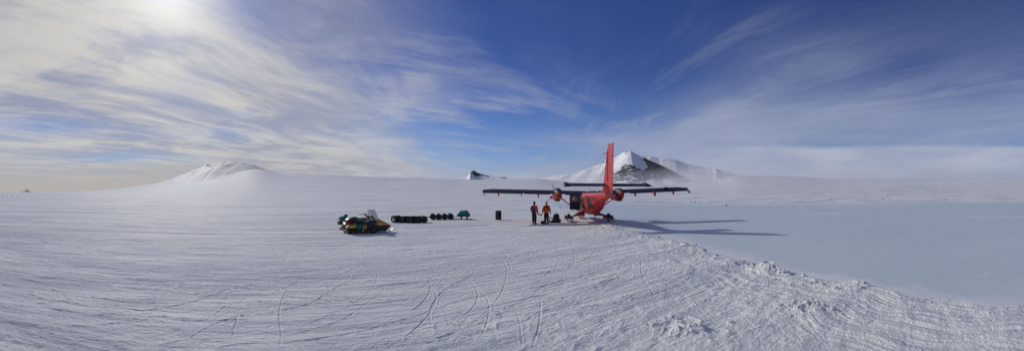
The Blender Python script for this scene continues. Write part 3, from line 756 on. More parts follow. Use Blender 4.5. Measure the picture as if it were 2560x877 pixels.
def ribbed_red():
    m, nt, b = new_mat('ribbed red rudder skin'); N = nt.nodes; L = nt.links
    tc = N.new('ShaderNodeTexCoord'); w = N.new('ShaderNodeTexWave'); w.bands_direction = 'Z'; w.inputs['Scale'].default_value = 3.4; L.new(tc.outputs['Object'], w.inputs['Vector'])
    bp = N.new('ShaderNodeBump'); bp.inputs['Strength'].default_value = .7; bp.inputs['Distance'].default_value = .012; L.new(w.outputs['Fac'], bp.inputs['Height']); L.new(bp.outputs[0], b.inputs['Normal'])
    b.inputs['Base Color'].default_value = (.66, .024, .03, 1); b.inputs['Roughness'].default_value = .42
    n = N.new('ShaderNodeTexNoise'); n.inputs['Scale'].default_value = 2.; n.inputs['Detail'].default_value = 6; L.new(tc.outputs['Object'], n.inputs['Vector'])
    mx = N.new('ShaderNodeMix'); mx.data_type = 'RGBA'; mx.inputs[6].default_value = (.52, .015, .018, 1); mx.inputs[7].default_value = (.36, .012, .015, 1); L.new(n.outputs['Fac'], mx.inputs[0]); L.new(mx.outputs[2], b.inputs['Base Color'])
    return m
RED = red_paint(); RIB = ribbed_red()
NAVY = plain('navy anti glare paint', (.007, .009, .024), rough=.5, dirt=.4, scale=3)
BLACK = plain('black rubber and soot', (.012, .012, .013), rough=.6, dirt=.4, scale=8)
GREYM = plain('grey metal', (.30, .31, .33), rough=.45, metal=.5, dirt=.25, scale=10)
DARKM = plain('dark oily metal', (.04, .04, .042), rough=.45, metal=.4, dirt=.4, scale=12)
LINER = plain('grey quilted door liner', (.13, .13, .125), rough=.85, dirt=.2, scale=9, bump=.4)
DLINER = plain('dark door liner', (.018, .022, .028), rough=.8, dirt=.3, scale=9, bump=.4)
INSIDE = plain('dark cabin interior', (.012, .016, .010), rough=.9, dirt=.5, scale=4)
WHITE = plain('white paint', (.72, .72, .70), rough=.5, dirt=.1)
GLASS = plain('dark cabin glass', (.02, .025, .03), rough=.08, dirt=.1, spec=.7)
YEL = plain('yellow paint', (.70, .42, .02), rough=.45, dirt=.15)
SKIM = plain('grey ski bottom', (.32, .34, .40), rough=.5, dirt=.2, scale=4)
WIREM = plain('dark cable', (.05, .05, .055), rough=.6)
MAROON = plain('maroon cloth', (.20, .01, .03), rough=.8)
PINK = plain('magenta streamer', (.55, .02, .22), rough=.8)
LETTER = plain('dark blue grey lettering', (.10, .03, .035), rough=.5, dirt=.3)
TXBLUE = plain('emblem blue', (.03, .07, .28), rough=.5)
EMRED = plain('emblem red', (.6, .03, .04), rough=.5)

PX_, PY_ = 6.93, 35.6
air = empty('utility_aircraft', (PX_, PY_, 0), 0, 'red twin engined ski plane with navy upper surfaces and its cabin door swung open', 'aircraft')

# ---- fuselage: (y, zbottom, ztop, halfwidth, exponent)
SEC = [(7.15, 1.02, 1.20, .10, 2.2), (6.9, .90, 1.42, .30, 2.3), (6.3, .80, 1.72, .50, 2.5), (5.4, .75, 1.92, .66, 2.8), (4.5, .72, 2.05, .78, 3.0), (3.9, .70, 2.18, .84, 3.2), (3.35, .70, 2.48, .87, 3.4),
       (2.8, .70, 2.66, .88, 3.6), (1.6, .70, 2.70, .88, 3.8), (0., .70, 2.70, .88, 3.8), (-1.2, .70, 2.70, .88, 3.8), (-2.0, .76, 2.70, .86, 3.9), (-3.0, 1.0, 2.70, .77, 3.8), (-4.2, 1.40, 2.69, .58, 3.5),
       (-5.2, 1.72, 2.68, .42, 3.2), (-6.2, 1.96, 2.66, .29, 2.9), (-7.2, 2.12, 2.62, .19, 2.6), (-8.0, 2.22, 2.52, .12, 2.3), (-8.45, 2.28, 2.44, .06, 2.)]
def sec_at(y):
    ys = [s[0] for s in SEC][::-1]
    return [float(np.interp(y, ys, [s[k] for s in SEC][::-1])) for k in range(1, 5)]
def ring(y, n=40, grow=0.):
    zb, zt, hw, e = sec_at(y); zc, hh = (zb + zt) / 2, (zt - zb) / 2; out = []
    for k in range(n):
        a = 2 * math.pi * k / n; c, s = math.cos(a), math.sin(a)
        x = math.copysign(abs(c) ** (2 / e), c) * (hw + grow)
        # flat belly corners are tucked in
        z = math.copysign(abs(s) ** (2 / e), s) * (hh + grow)
        if s < 0: x *= 1 - .42 * abs(s) ** 1.6
        out.append(Vector((x, y, zc + z)))
    return out
def side_x(y, z, grow=0.):
    zb, zt, hw, e = sec_at(y); zc, hh = (zb + zt) / 2, (zt - zb) / 2
    t = max(-.999, min(.999, (z - zc) / hh)); sa = abs(t) ** (e / 2); c = math.sqrt(max(0, 1 - sa * sa)); x = c ** (2 / e) * hw
    if t < 0: x *= 1 - .42 * sa ** 1.6
    return x + grow
ys = sorted(set([s[0] for s in SEC] + list(np.arange(-8.2, 7., .3))), reverse=True)
mb = MB(); mb.rings([ring(y) for y in ys])
# navy roof
for i, f in enumerate(mb.f):
    c = sum((Vector(mb.v[k]) for k in f), Vector()) / len(f)
    if len(f) == 4 and c.z > 2.585 and c.y > -6.4: mb.m[i] = 1
mb.build('fuselage', [RED, NAVY], air, angle=50)

def skin_patch(name, mat, y0, y1, z0, z1, side=-1, grow=.006, ny=6, nz=8, parent=air, th=None, yshift=None):
    """panel lying on the side of the fuselage"""
    m = MB(); vs = []
    for i in range(ny + 1):
        for j in range(nz + 1):
            z = z0 + (z1 - z0) * j / nz
            y = y0 + (y1 - y0) * i / ny + (yshift(z) if yshift else 0)
            vs.append((side * side_x(y, z, grow), y, z))
    fs = [(i * (nz + 1) + j, i * (nz + 1) + j + 1, (i + 1) * (nz + 1) + j + 1, (i + 1) * (nz + 1) + j) for i in range(ny) for j in range(nz)]
    m.add(vs, fs); return m.build(name, mat, parent)
slant = lambda z: (1.9 - z) * -.24
skin_patch('door_frame', GREYM, -.75, -2.55, 1.18, 2.36, grow=.005, yshift=slant)
skin_patch('doorway', INSIDE, -1.55, -2.45, 1.24, 2.28, grow=.012, yshift=slant)
skin_patch('door', RED, -2.42, -3.18, 1.28, 2.34, grow=.04, yshift=slant)['label'] = 'red rear cabin door leaf'
skin_patch('door_frame', DARKM, -3.16, -4.0, 1.40, 2.28, grow=.006, yshift=slant)
skin_patch('doorway', INSIDE, -3.20, -3.92, 1.45, 2.24, grow=.014, yshift=slant)
for k in range(6):
    for sd_ in (-1, 1):
        if sd_ < 0 and k > 3: continue
        skin_patch('window', GLASS, 2.2 - .78 * k, 1.78 - .78 * k, 1.85, 2.28, side=sd_, grow=.008, ny=3, nz=4)
# windscreen and cockpit side glass
mb = MB(); mb.add([(-.62, 3.98, 2.10), (.62, 3.98, 2.10), (.60, 3.42, 2.52), (-.60, 3.42, 2.52)], [(0, 1, 2, 3)]); mb.v = [(x, y + .05, z + .03) for x, y, z in mb.v]
mb.build('windscreen', GLASS, air)
for s in (-1, 1): skin_patch('cockpit_window', GLASS, 3.7, 2.75, 1.75, 2.3, side=s, grow=.01)

# open front door leaf, liner side towards the viewer
dr = MB(); dr.box((-1.36, -.42, 1.76), (.94, .05, 1.32)); door = dr.build('cabin_door', RED, air, bevel=.012)
door['label'] = 'cabin door swung open showing its grey and black liner'
d2 = MB(); d2.box((-1.36, -.455, 2.10), (.88, .02, .60)); d2.build('upper_liner', LINER, door, bevel=.006)
d2 = MB(); d2.box((-1.36, -.455, 1.46), (.88, .024, .66)); d2.box((-1.20, -.472, 1.46), (.03, .02, .5)); d2.box((-1.42, -.472, 1.46), (.03, .02, .5)); d2.build('lower_liner', DLINER, door, bevel=.004)
d2 = MB(); d2.lathe([(.0, 0), (.19, 0), (.19, .012), (0, .012)], (-1.38, -.485, 2.10), 'Y', 28); d2.build('round_emblem', WHITE, door)
d2 = MB(); d2.box((-1.36, -.492, 2.10), (.05, .012, .34)); d2.box((-1.37, -.494, 2.10), (.24, .012, .04)); d2.prism([(-1.50, 2.0), (-1.36, 1.94), (-1.22, 2.0), (-1.26, 2.2), (-1.36, 2.24), (-1.38, 2.06)], -.496, -.488); d2.build('emblem_shield', EMRED, door)
d2 = MB(); d2.box((-1.70, -.50, 1.72), (.10, .07, .05)); d2.build('handle', DARKM, door)
d2 = MB(); d2.tube([(-.98, -.6, 2.13), (-.75, -.75, 2.20), (-.55, -.9, 2.24)], .035); d2.tube([(-1.3, -.55, 2.10), (-.98, -.6, 2.13)], .03, mi=1); d2.build('door_streamer', [plain('lilac tape', (.30, .14, .42), rough=.7), PINK], air)
d2 = MB(); d2.lathe([(0, 0), (.09, 0), (.09, .02), (0, .02)], (-.90, -.72, 2.36), 'X', 16); d2.build('door_lamp', WHITE, air)
d2 = MB(); d2.tube([(-.9, -.6, .95), (-1.35, -.75, .62)], .018); d2.box((-1.08, -.7, .78), (.3, .25, .02), Matrix.Rotation(R(35), 3, 'Y')); d2.build('boarding_step', RED, air)

# ---- wings
def wing_top(x): return 2.77 + .034 * abs(x) + .011 * x
PROF = [(0, -.13), (.02, -.07), (.07, -.015), (.18, 0.), (.35, -.005), (.55, -.06), (.75, -.14), (.9, -.21), (1., -.275), (1., -.292), (.9, -.285), (.6, -.28), (.3, -.28), (.1, -.25), (.02, -.19)]
def wing(side):
    m = MB(); rs = []
    for k in range(0, 15):
        t = k / 14; x = side * (.1 + (9.35 if side < 0 else 9.6) * t); ch = 1.98; th = 1.0
        if k == 14: ch, th = 1.5, .35
        le = 1.32 - (1.98 - ch) * .4
        rs.append([Vector((x, le - c * ch, wing_top(x) + .27 * 0 + z * th * 1.12 - (1 - th) * .13)) for c, z in PROF])
    m.rings(rs)
    n = len(PROF)
    for i in range(len(m.f)):
        if i < 14 * n:
            j = i % n; m.m[i] = 1 if j <= 8 or j == n - 1 else 0
    w = m.build('wing', [RED, NAVY], air, angle=30)
    # flap and aileron seam, drooped trailing panels
    for (a, b) in ((.95, 2.3), (3.6, 5.9), (6.0, 9.5)):
        p = MB(); q = []
        for x in (a, b):
            X = side * x; z = wing_top(X)
            q.append([Vector((X, -.40, z - .20)), Vector((X, -.42, z - .17)), Vector((X, -.80, z - .30)), Vector((X, -.98, z - .385)), Vector((X, -.99, z - .40)), Vector((X, -.5, z - .31))])
        p.rings(q)
        for i in range(6): p.m[i] = 1 if i in (0, 1, 2) else 0
        p.build('flap', [RED, NAVY], w, angle=30)
    for x, h, big in (((3.0, .26, 0), (4.65, .36, 1), (6.1, .24, 0), (8.1, .30, 1), (9.3, .30, 0)) if side < 0 else ((4.1, .30, 1), (6.0, .38, 2), (7.85, .34, 1), (9.5, .30, 1))):
        X = side * x; z = wing_top(X) - .30; p = MB()
        p.prism([(.1, z), (-1.0, z - .06), (-1.08, z - h * .6), (-1.02, z - h - .05), (-.92, z - h), (-.8, z - .14), (-.2, z - .06)], X - .03 - .025 * big, X + .03 + .025 * big, 'YZ')
        p.build('hinge_bracket', RED, w)
    p = MB(); p.blob((side * (9.45 if side < 0 else 9.7), .35, wing_top(9.7 * side) - .14), (.14, 1.4, .14), 3, .03); p.build('wingtip', NAVY, w)
    return w
wl = wing(-1); wr = wing(1)
p = MB(); p.blob((7.4, -.1, wing_top(7.4) - .03), (.52, .8, .2), 2, .03, n=18, m=12); p.build('sensor_pod', plain('olive grey pod', (.07, .075, .06), rough=.6), wr)

# ---- engines
for s in (-1, 1):
    m = MB(); rs = []
    cx = s * 2.85; top = wing_top(cx)
    for y, zb, zt, hw in ((2.55, 2.12, 2.52, .19), (2.45, 2.0, 2.62, .28), (2.1, 1.90, 2.72, .34), (1.3, 1.84, 2.86, .37), (.3, 1.86, 2.99, .38), (-.3, 1.94, 2.98, .36), (-.75, 2.08, 2.86, .28), (-1.05, 2.25, 2.70, .13)):
        n = 24; zc, hh = (zb + zt) / 2, (zt - zb) / 2
        rs.append([Vector((cx + math.copysign(abs(math.cos(2 * math.pi * k / n)) ** .75, math.cos(2 * math.pi * k / n)) * hw, y, zc + math.copysign(abs(math.sin(2 * math.pi * k / n)) ** .8, math.sin(2 * math.pi * k / n)) * hh)) for k in range(n)])
    m.rings(rs)
    for i, f in enumerate(m.f):
        c = sum((Vector(m.v[k]) for k in f), Vector()) / len(f)
        if c.z > 2.50: m.m[i] = 1
    nac = m.build('engine_nacelle', [RED, BLACK], air)
    for q_ in (-1, 1):
        e = MB(); e.tube([(cx + q_ * .30, 1.9, 2.2), (cx + q_ * .46, 1.75, 2.2), (cx + q_ * .5, 1.4, 2.18)], .085); e.build('exhaust_stub', DARKM, nac)
    e = MB(); e.box((cx, -.1, 1.875), (.42, .5, .06)); e.box((cx, -.45, 2.0), (.3, .3, .05), Matrix.Rotation(R(-25), 3, 'X')); e.build('cooling_louvre', BLACK, nac, bevel=.01)
    e = MB(); e.blob((cx, .3, 2.93), (.60, 1.5, .22), 5, .06); e.build('soot_cowl', BLACK, nac)
    e = MB(); e.tube([(cx - .2, .2, 3.05), (cx - .22, .15, 3.42)], [.012, .006], 6); e.build('aerial', DARKM, nac)
    pr = empty('propeller', (cx, 2.72, 2.32)); pr.parent = air
    e = MB(); e.lathe([(.19, -.18), (.18, 0), (.13, .16), (.06, .27), (.01, .31)], (0, 0, 0), 'Y', 20); e.build('spinner', GREYM, pr)
    for a in (99, 219, 339):
        e = MB(); rs = []
        for t, w_, th in ((.1, .05, .05), (.25, .07, .045), (.5, .10, .03), (.85, .12, .02), (1.15, .11, .014), (1.29, .06, .01)):
            rs.append([Vector((t, yy * w_ * 1.15, zz * th + yy * w_ * .14)) for yy, zz in ((-1, 0), (-.3, 1), (.6, .7), (1, 0), (.6, -.7), (-.3, -1))])
        rm = Matrix.Rotation(R(-a), 3, 'Y'); rs = [[rm @ v for v in r] for r in rs]
        e.rings(rs)
        for i, f in enumerate(e.f):
            c = sum((Vector(e.v[k]) for k in f), Vector()) / len(f)
            if c.length > 1.08: e.m[i] = 1
        e.build('blade', [DARKM, YEL], pr)
    # wing strut
    e = MB(); a = Vector((s * .86, .55, .95)); b = Vector((s * 3.15, .45, wing_top(3.1 * s) - .30)); d = (b - a).normalized(); u = Vector((0, 1, 0)); w2 = d.cross(u)
    e.rings([[q + u * .11 * math.cos(k * math.pi / 5) + w2 * .045 * math.sin(k * math.pi / 5) for k in range(10)] for q in (a, b)]); e.build('wing_strut', RED, air)

# ---- tail
def surf(name, mats, rows, n=16, thick=.12, parent=air, angle=40, axis='X'):
    """rows: (point_le, point_te, thickness) airfoil strips"""
    m = MB(); rs = []
    for le, te_, th in rows:
        le, te_ = Vector(le), Vector(te_); r = []
        off = Vector((1, 0, 0)) if axis == 'X' else Vector((0, 0, 1))
        pr_ = [(0, 0), (.04, .45), (.15, .85), (.35, 1), (.65, .75), (1, .12)]
        for c, z in pr_: r.append(le.lerp(te_, c) + off * z * th / 2)
        for c, z in pr_[:0:-1]: r.append(le.lerp(te_, c) - off * z * th / 2)
        rs.append(r)
    m.rings(rs); return m, m.build(name, mats, parent, angle=angle)
# fin with dorsal fillet; hinge line nearly upright
HY = [(2.30, -7.62), (3.2, -7.60), (5.55, -7.62), (5.95, -7.70)]
def hinge(z): return float(np.interp(z, [h[0] for h in HY], [h[1] for h in HY]))
_, fin = surf('fin', [RED, TXBLUE], [((0, -4.2, 2.62), (0, hinge(2.4), 2.4), .16), ((0, -5.35, 2.80), (0, hinge(2.8), 2.8), .24), ((0, -5.95, 3.2), (0, hinge(3.2), 3.2), .24), ((0, -6.6, 4.5), (0, hinge(4.5), 4.5), .20), ((0, -7.15, 5.7), (0, hinge(5.7), 5.7), .15), ((0, -7.35, 5.98), (0, hinge(5.95), 6.0), .08)])
for p_ in fin.data.polygons:
    c = p_.center
    if c.z > 3.3 and abs(c.y - (-5.95 - (c.z - 3.2) * .48)) < .12: p_.material_index = 1
m = MB()
zs = [2.22, 2.5, 3.0, 3.6, 4.3, 5.0, 5.6, 5.98, 6.06]
te_y = lambda z: float(np.interp(z, [2.2, 2.6, 3.2, 6.0], [-8.35, -8.62, -8.70, -8.86]))
rs = []
for z in zs:
    h = hinge(z) - .015; th = .13 if z < 5.9 else .07
    t_ = te_y(z); rs.append([Vector((-th, h - .03, z)), Vector((-.02, h + .03, z)), Vector((.02, h + .03, z)), Vector((th, h - .03, z)), Vector((.05, (h + t_) / 2 - .2, z)), Vector((.018, t_, z)), Vector((-.018, t_, z)), Vector((-.05, (h + t_) / 2 - .2, z))])
m.rings(rs); rud = m.build('rudder', RIB, air, angle=25)
m = MB(); m.box((-.135, -7.70, 4.55), (.03, .07, 2.25)); m.build('trim_slot', BLACK, rud)
m = MB(); m.blob((-.12, -7.75, 2.36), (.06, .28, .14), 1, .02); m.build('tail_light', BLACK, rud)
m = MB(); m.box((-.06, -8.66, 5.15), (.03, .16, .06)); m.build('rudder_vent', BLACK, rud)
for q_ in (-1, 1): m = MB(); m.tube([(q_ * .38, -7.0, 5.42), (q_ * .36, -7.45, 5.46), (q_ * .05, -7.5, 5.46)], .022, 8); m.build('navigation_aerial', RED, air)
m = MB(); m.blob((0, -7.5, 6.08), (.12, .3, .14), 1, .02); m.build('beacon', BLACK, air)
e = MB(); e.lathe([(0, 0), (.21, 0), (.21, .012), (0, .012)], (-.115, -7.02, 5.0), 'X', 28); em = e.build('fin_emblem', TXBLUE, air)
e = MB(); e.lathe([(0, 0), (.165, 0), (.165, .012), (0, .012)], (-.125, -7.02, 5.0), 'X', 28); e.build('emblem_disc', WHITE, em)
# tailplane with drooped elevators
for s in (-1, 1):
    surf('tailplane', [NAVY], [((s * .06, -6.15, 3.20), (s * .06, -7.15, 3.20), .22), ((s * 2.95, -6.3, 3.22), (s * 2.95, -7.15, 3.22), .17), ((s * 3.1, -6.45, 3.22), (s * 3.1, -7.15, 3.22), .10)], axis='Z')
    m = MB(); rs = []
    for x, k in ((.14, 1), (1.5, 1), (2.9, .95), (3.16, .6)):
        X = s * x
        rs.append([Vector((X, -7.13, 3.14)), Vector((X, -7.16, 3.22)), Vector((X, -7.18, 3.26 * 1)), Vector((X, -7.5, 3.21 - .01)), Vector((X, -7.9, 3.08)), Vector((X, -7.92, 3.06)), Vector((X, -7.6, 3.08)), Vector((X, -7.2, 3.13))])
    m.rings(rs)
    for i in range(len(m.f) - 2):
        m.m[i] = 1 if i % 8 in (1, 2, 3) else (0 if i % 8 in (4, 5, 6) else 1)
    el = m.build('elevator', [RED, NAVY], air, angle=30)
    m = MB()
    if s < 0: m.prism([(-7.0, 3.05), (-7.9, 3.02), (-7.95, 3.12), (-7.6, 3.36), (-7.1, 3.37), (-6.95, 3.3)], -3.22, -3.10, 'YZ'); m.prism([(-7.9, 3.03), (-7.2, 3.34), (-6.9, 3.3), (-7.1, 3.05)], -3.09, -2.9, 'YZ', mi=1)
    else: m.prism([(-7.1, 3.10), (-7.9, 3.04), (-7.7, 3.2), (-7.2, 3.36), (-6.8, 3.36)], 2.75, 3.0, 'YZ'); m.rings([[Vector((2.9, -7.1, 3.32)), Vector((2.9, -7.7, 3.28)), Vector((2.9, -7.5, 3.1))], [Vector((3.38, -7.2, 3.12)), Vector((3.38, -7.5, 3.11)), Vector((3.38, -7.4, 3.08))]])
    m.build('balance_horn', [NAVY, LINER], el, angle=20)
# registration lettering
def lettering(txt, size, mat, parent, name='registration_lettering'):
    cu = bpy.data.curves.new('letters', 'FONT'); cu.body = txt; cu.size = size; cu.extrude = .004; cu.resolution_u = 3; cu.align_x = 'CENTER'; cu.align_y = 'CENTER'; cu.offset = .01
    tmp = bpy.data.objects.new('tmp', cu); C.objects.link(tmp); dg = bpy.context.evaluated_depsgraph_get()
    me = bpy.data.meshes.new_from_object(tmp.evaluated_get(dg)); bpy.data.objects.remove(tmp)
    me.materials.clear(); me.materials.append(mat); o = bpy.data.objects.new(name, me); C.objects.link(o); o.parent = parent; return o
lt = lettering('VP-FAZ', .42, LETTER, air)
for vtx in lt.data.vertices:           # wrap on to the port side, reading nose to tail
    u, w_ = vtx.co.x, vtx.co.y; y = -4.75 - u * .80; z = 2.10 + w_
    vtx.co = Vector((-side_x(y, z, .012 + vtx.co.z), y, z))
# undercarriage
for s in (-1, 1):
    m = MB(); a = [Vector((s * .45, .05, .72)), Vector((s * .85, .0, .70)), Vector((s * 1.25, -.05, .60)), Vector((s * 1.72, -.08, .36))]
    rs = []
    for q, w_, h_ in zip(a, (.30, .26, .17, .12), (.22, .17, .10, .075)):
        rs.append([q + Vector((0, w_ * math.cos(k * math.pi / 6), h_ * math.sin(k * math.pi / 6))) for k in range(12)])
    m.rings(rs); m.build('gear_leg', RED, air)
def ski(cx, cy, ln, wd, name='ski'):
    e = empty(name, (cx, cy, 0)); e.parent = air
    m = MB(); rs = []
    for y, w_, z, t in ((-ln * .52, .12, .12, .03), (-ln * .46, .5, .115, .04), (-ln * .3, .9, .11, .10), (0, 1, .11, .14), (ln * .3, 1, .11, .12), (ln * .42, .95, .15, .10), (ln * .50, .8, .26, .08), (ln * .54, .6, .36, .05)):
        h = wd / 2 * w_; z += .07; rs.append([Vector((-h, y, z)), Vector((h, y, z)), Vector((h * .85, y, z + t)), Vector((-h * .85, y, z + t))])
    m.rings(rs); m.build('ski_board', SKIM, e, angle=25)
    m = MB(); m.box((-wd * .5 - .01, -.05, .28), (.03, ln * .55, .13)); m.box((wd * .5 + .01, -.05, .28), (.03, ln * .55, .13)); m.box((0, -.25, .33), (wd * .9, .5, .10)); m.box((0, .45, .27), (wd * .8, .5, .08)); m.build('ski_frame', DARKM, e, bevel=.01)
    m = MB(); m.lathe([(0, -.14), (.22, -.15), (.33, -.13), (.365, -.06), (.365, .06), (.33, .13), (.22, .15), (0, .14)], (0, 0, .345), 'X', 28); wh = m.build('wheel', BLACK, e)
    m = MB(); m.lathe([(0, -.155), (.15, -.165), (.15, .165), (0, .155)], (0, 0, .345), 'X', 18); m.build('hub', DARKM, wh)
    m = MB(); m.blob((0, .05, .52), (.34, .62, .40), 4, .06); m.box((-.24, .1, .42), (.14, .4, .26)); m.box((.26, 0, .40), (.16, .45, .22)); m.tube([(-.2, .5, .3), (-.34, .3, .62), (-.2, -.3, .56)], .02, 6); m.tube([(.3, -.3, .3), (.38, -.2, .52), (.42, .3, .50)], .018, 6)
    m.build('hydraulic_pack', BLACK, e)
    for a, b in (((0, ln * .45, .3), (0, .2, .95)), ((-.15, -ln * .42, .2), (-.05, 0, .9))): m = MB(); m.tube([a, b], .008, 5); m.build('rigging_cable', WIREM, e)
    return e
ski(-1.85, 0, 3.1, .58); ski(1.85, -.02, 3.1, .58); ski(0, 4.3, 2.3, .5)
m = MB(); m.tube([(0, 4.25, .75), (0, 4.3, .35)], .06); m.tube([(0, 3.9, .8), (-.12, 4.5, .35)], .025); m.tube([(0, 4.9, .8), (.12, 4.2, .35)], .025); m.build('nose_gear', DARKM, air)
# tail bumper and belly aerials
m = MB(); m.tube([(0, -6.95, 2.05), (.03, -7.1, 1.93), (.05, -7.18, 1.86)], [.04, .025, .015]); m.build('tail_bumper', RED, air)
for a, b in (((.2, -1.8, .75), (.2, -1.85, .46)), ((-.3, -4.2, 1.5), (-.3, -4.25, 1.2))):
    m = MB(); m.tube([a, b], [.02, .01], 6); m.build('belly_aerial', DARKM, air)
for y in (-.8, -1.6, -2.6): m = MB(); m.tube([(.1, y, 2.70), (.1, y - .05, 3.05)], [.012, .006], 6); m.build('roof_aerial', WHITE, air)
m = MB(); m.box((.05, -3.4, 2.76), (.03, .25, .14)); m.build('blade_aerial', WHITE, air)
for a, b in (((0, -7.35, 5.55), (-2.9, .9, 3.0)), ((0, -7.3, 5.75), (.3, 2.2, 2.8)), ((0, -7.25, 5.3), (-1.2, 1.0, 2.95)), ((0, -7.35, 5.6), (-.4, -1.6, 2.75))):
    a, b = Vector(a), Vector(b); m = MB(); m.tube([a.lerp(b, t) - Vector((0, 0, .12 * math.sin(math.pi * t))) for t in (0, .25, .5, .75, 1)], .0045, 5); m.build('aerial_wire', WIREM, air)
# ================================================================= PEOPLE
def skin_obj(name, verts, edges, radii, mat, parent=None, sub=2, extra=None, flat=None):
    """one continuous surface grown round a skeleton; extra: further separate chains joined in the same mesh"""
    me = bpy.data.meshes.new(name); me.from_pydata([Vector(v) for v in verts], edges, [])
    o = bpy.data.objects.new(name, me); C.objects.link(o)
    md = o.modifiers.new('s', 'SKIN'); md.use_smooth_shade = True
    bm = bmesh.new(); bm.from_mesh(me); lay = bm.verts.layers.skin.verify(); bm.verts.ensure_lookup_table()
    for k, v in enumerate(bm.verts):
        r = radii[k]; v[lay].radius = (r, r) if not isinstance(r, tuple) else r
    bm.verts[0][lay].use_root = True
    # root every further chain too
    seen = set(); adj = {i: [] for i in range(len(verts))}
    for a, b in edges: adj[a].append(b); adj[b].append(a)
    for i in range(len(verts)):
        if i in seen: continue
        if i: bm.verts[i][lay].use_root = True
        st = [i]
        while st:
            q = st.pop()
            if q in seen: continue
            seen.add(q); st += adj[q]
    bm.to_mesh(me); bm.free()
    sd = o.modifiers.new('d', 'SUBSURF'); sd.levels = sub; sd.render_levels = sub
    dg = bpy.context.evaluated_depsgraph_get(); m2 = bpy.data.meshes.new_from_object(o.evaluated_get(dg)); bpy.data.objects.remove(o)
    if extra:
        bm = bmesh.new(); bm.from_mesh(m2); 
        for (c, r, sc) in extra:
            res = bmesh.ops.create_uvsphere(bm, u_segments=12, v_segments=8, radius=1)
            for v in res['verts']: v.co = Vector((v.co.x * sc[0], v.co.y * sc[1], v.co.z * sc[2])) * r + Vector(c)
        bm.to_mesh(m2); bm.free()
    m2.name = name; m2.materials.clear(); 
    for m in (mat if isinstance(mat, list) else [mat]): m2.materials.append(m)
    for p in m2.polygons: p.use_smooth = True; p.material_index = 0
    n = bpy.data.objects.new(name, m2); C.objects.link(n); n.parent = parent
    return n
SKINC = plain('skin', (.45, .26, .19), rough=.55, dirt=.1)
ORANGE = plain('orange shell fabric', (.66, .085, .010), rough=.75, dirt=.25, scale=14, bump=.4)
INDIGO = plain('indigo shell fabric', (.028, .018, .11), rough=.8, dirt=.25, scale=14, bump=.4)
TROU = plain('black work trousers', (.012, .012, .016), rough=.8, dirt=.4, scale=12, bump=.4)
BOOT = plain('black boots', (.012, .011, .011), rough=.5, dirt=.3)
HATB = plain('black wool', (.008, .008, .010), rough=.9, dirt=.3)
HATO = plain('orange wool', (.70, .26, .02), rough=.9, dirt=.2, scale=20)
GLOVE = plain('dark red gloves', (.10, .02, .03), rough=.8, dirt=.2)
GLOVE2 = plain('indigo gloves', (.03, .02, .07), rough=.8, dirt=.2)
HAIRM = plain('grey brown hair', (.12, .10, .09), rough=.8, dirt=.3, scale=40)

def hand_chain(w, d, side, curl=.5, s=1.):
    """palm and five fingers continuing from wrist w in direction d; returns verts, edges (local), radii"""
    w = Vector(w); d = Vector(d).normalized(); f = Vector((0, 1, 0)); f = (f - d * f.dot(d)).normalized()   # f: knuckle spread (front to back)
    inn = d.cross(f) * (-1 if side > 0 else 1)
    inn = inn if inn.x * side < 0 else -inn
    V = [w, w + d * .045, w + d * .09]; E_ = [(0, 1), (1, 2)]; Rr = [.026, (.034, .020), (.036, .018)]
    for k, (sp, ln) in enumerate(((.030, .072), (.011, .082), (-.009, .076), (-.028, .060))):
        b = len(V); p0 = w + d * .075 + f * sp * .8; p1 = w + d * .105 + f * sp; p2 = p1 + (d + inn * curl * .6).normalized() * ln * .5; p3 = p2 + (d * .7 + inn * curl * 1.4).normalized() * ln * .45
        V += [p0, p1, p2, p3]; E_ += [(b, b + 1), (b + 1, b + 2), (b + 2, b + 3)]; Rr += [.010, .010, .009, .0075]
    b = len(V); V += [w + d * .03 + f * .018, w + d * .055 + f * .05 + inn * .01, w + d * .09 + f * .058 + inn * .022]; E_ += [(b, b + 1), (b + 1, b + 2)]; Rr += [.012, .011, .009]
    return V, E_, Rr

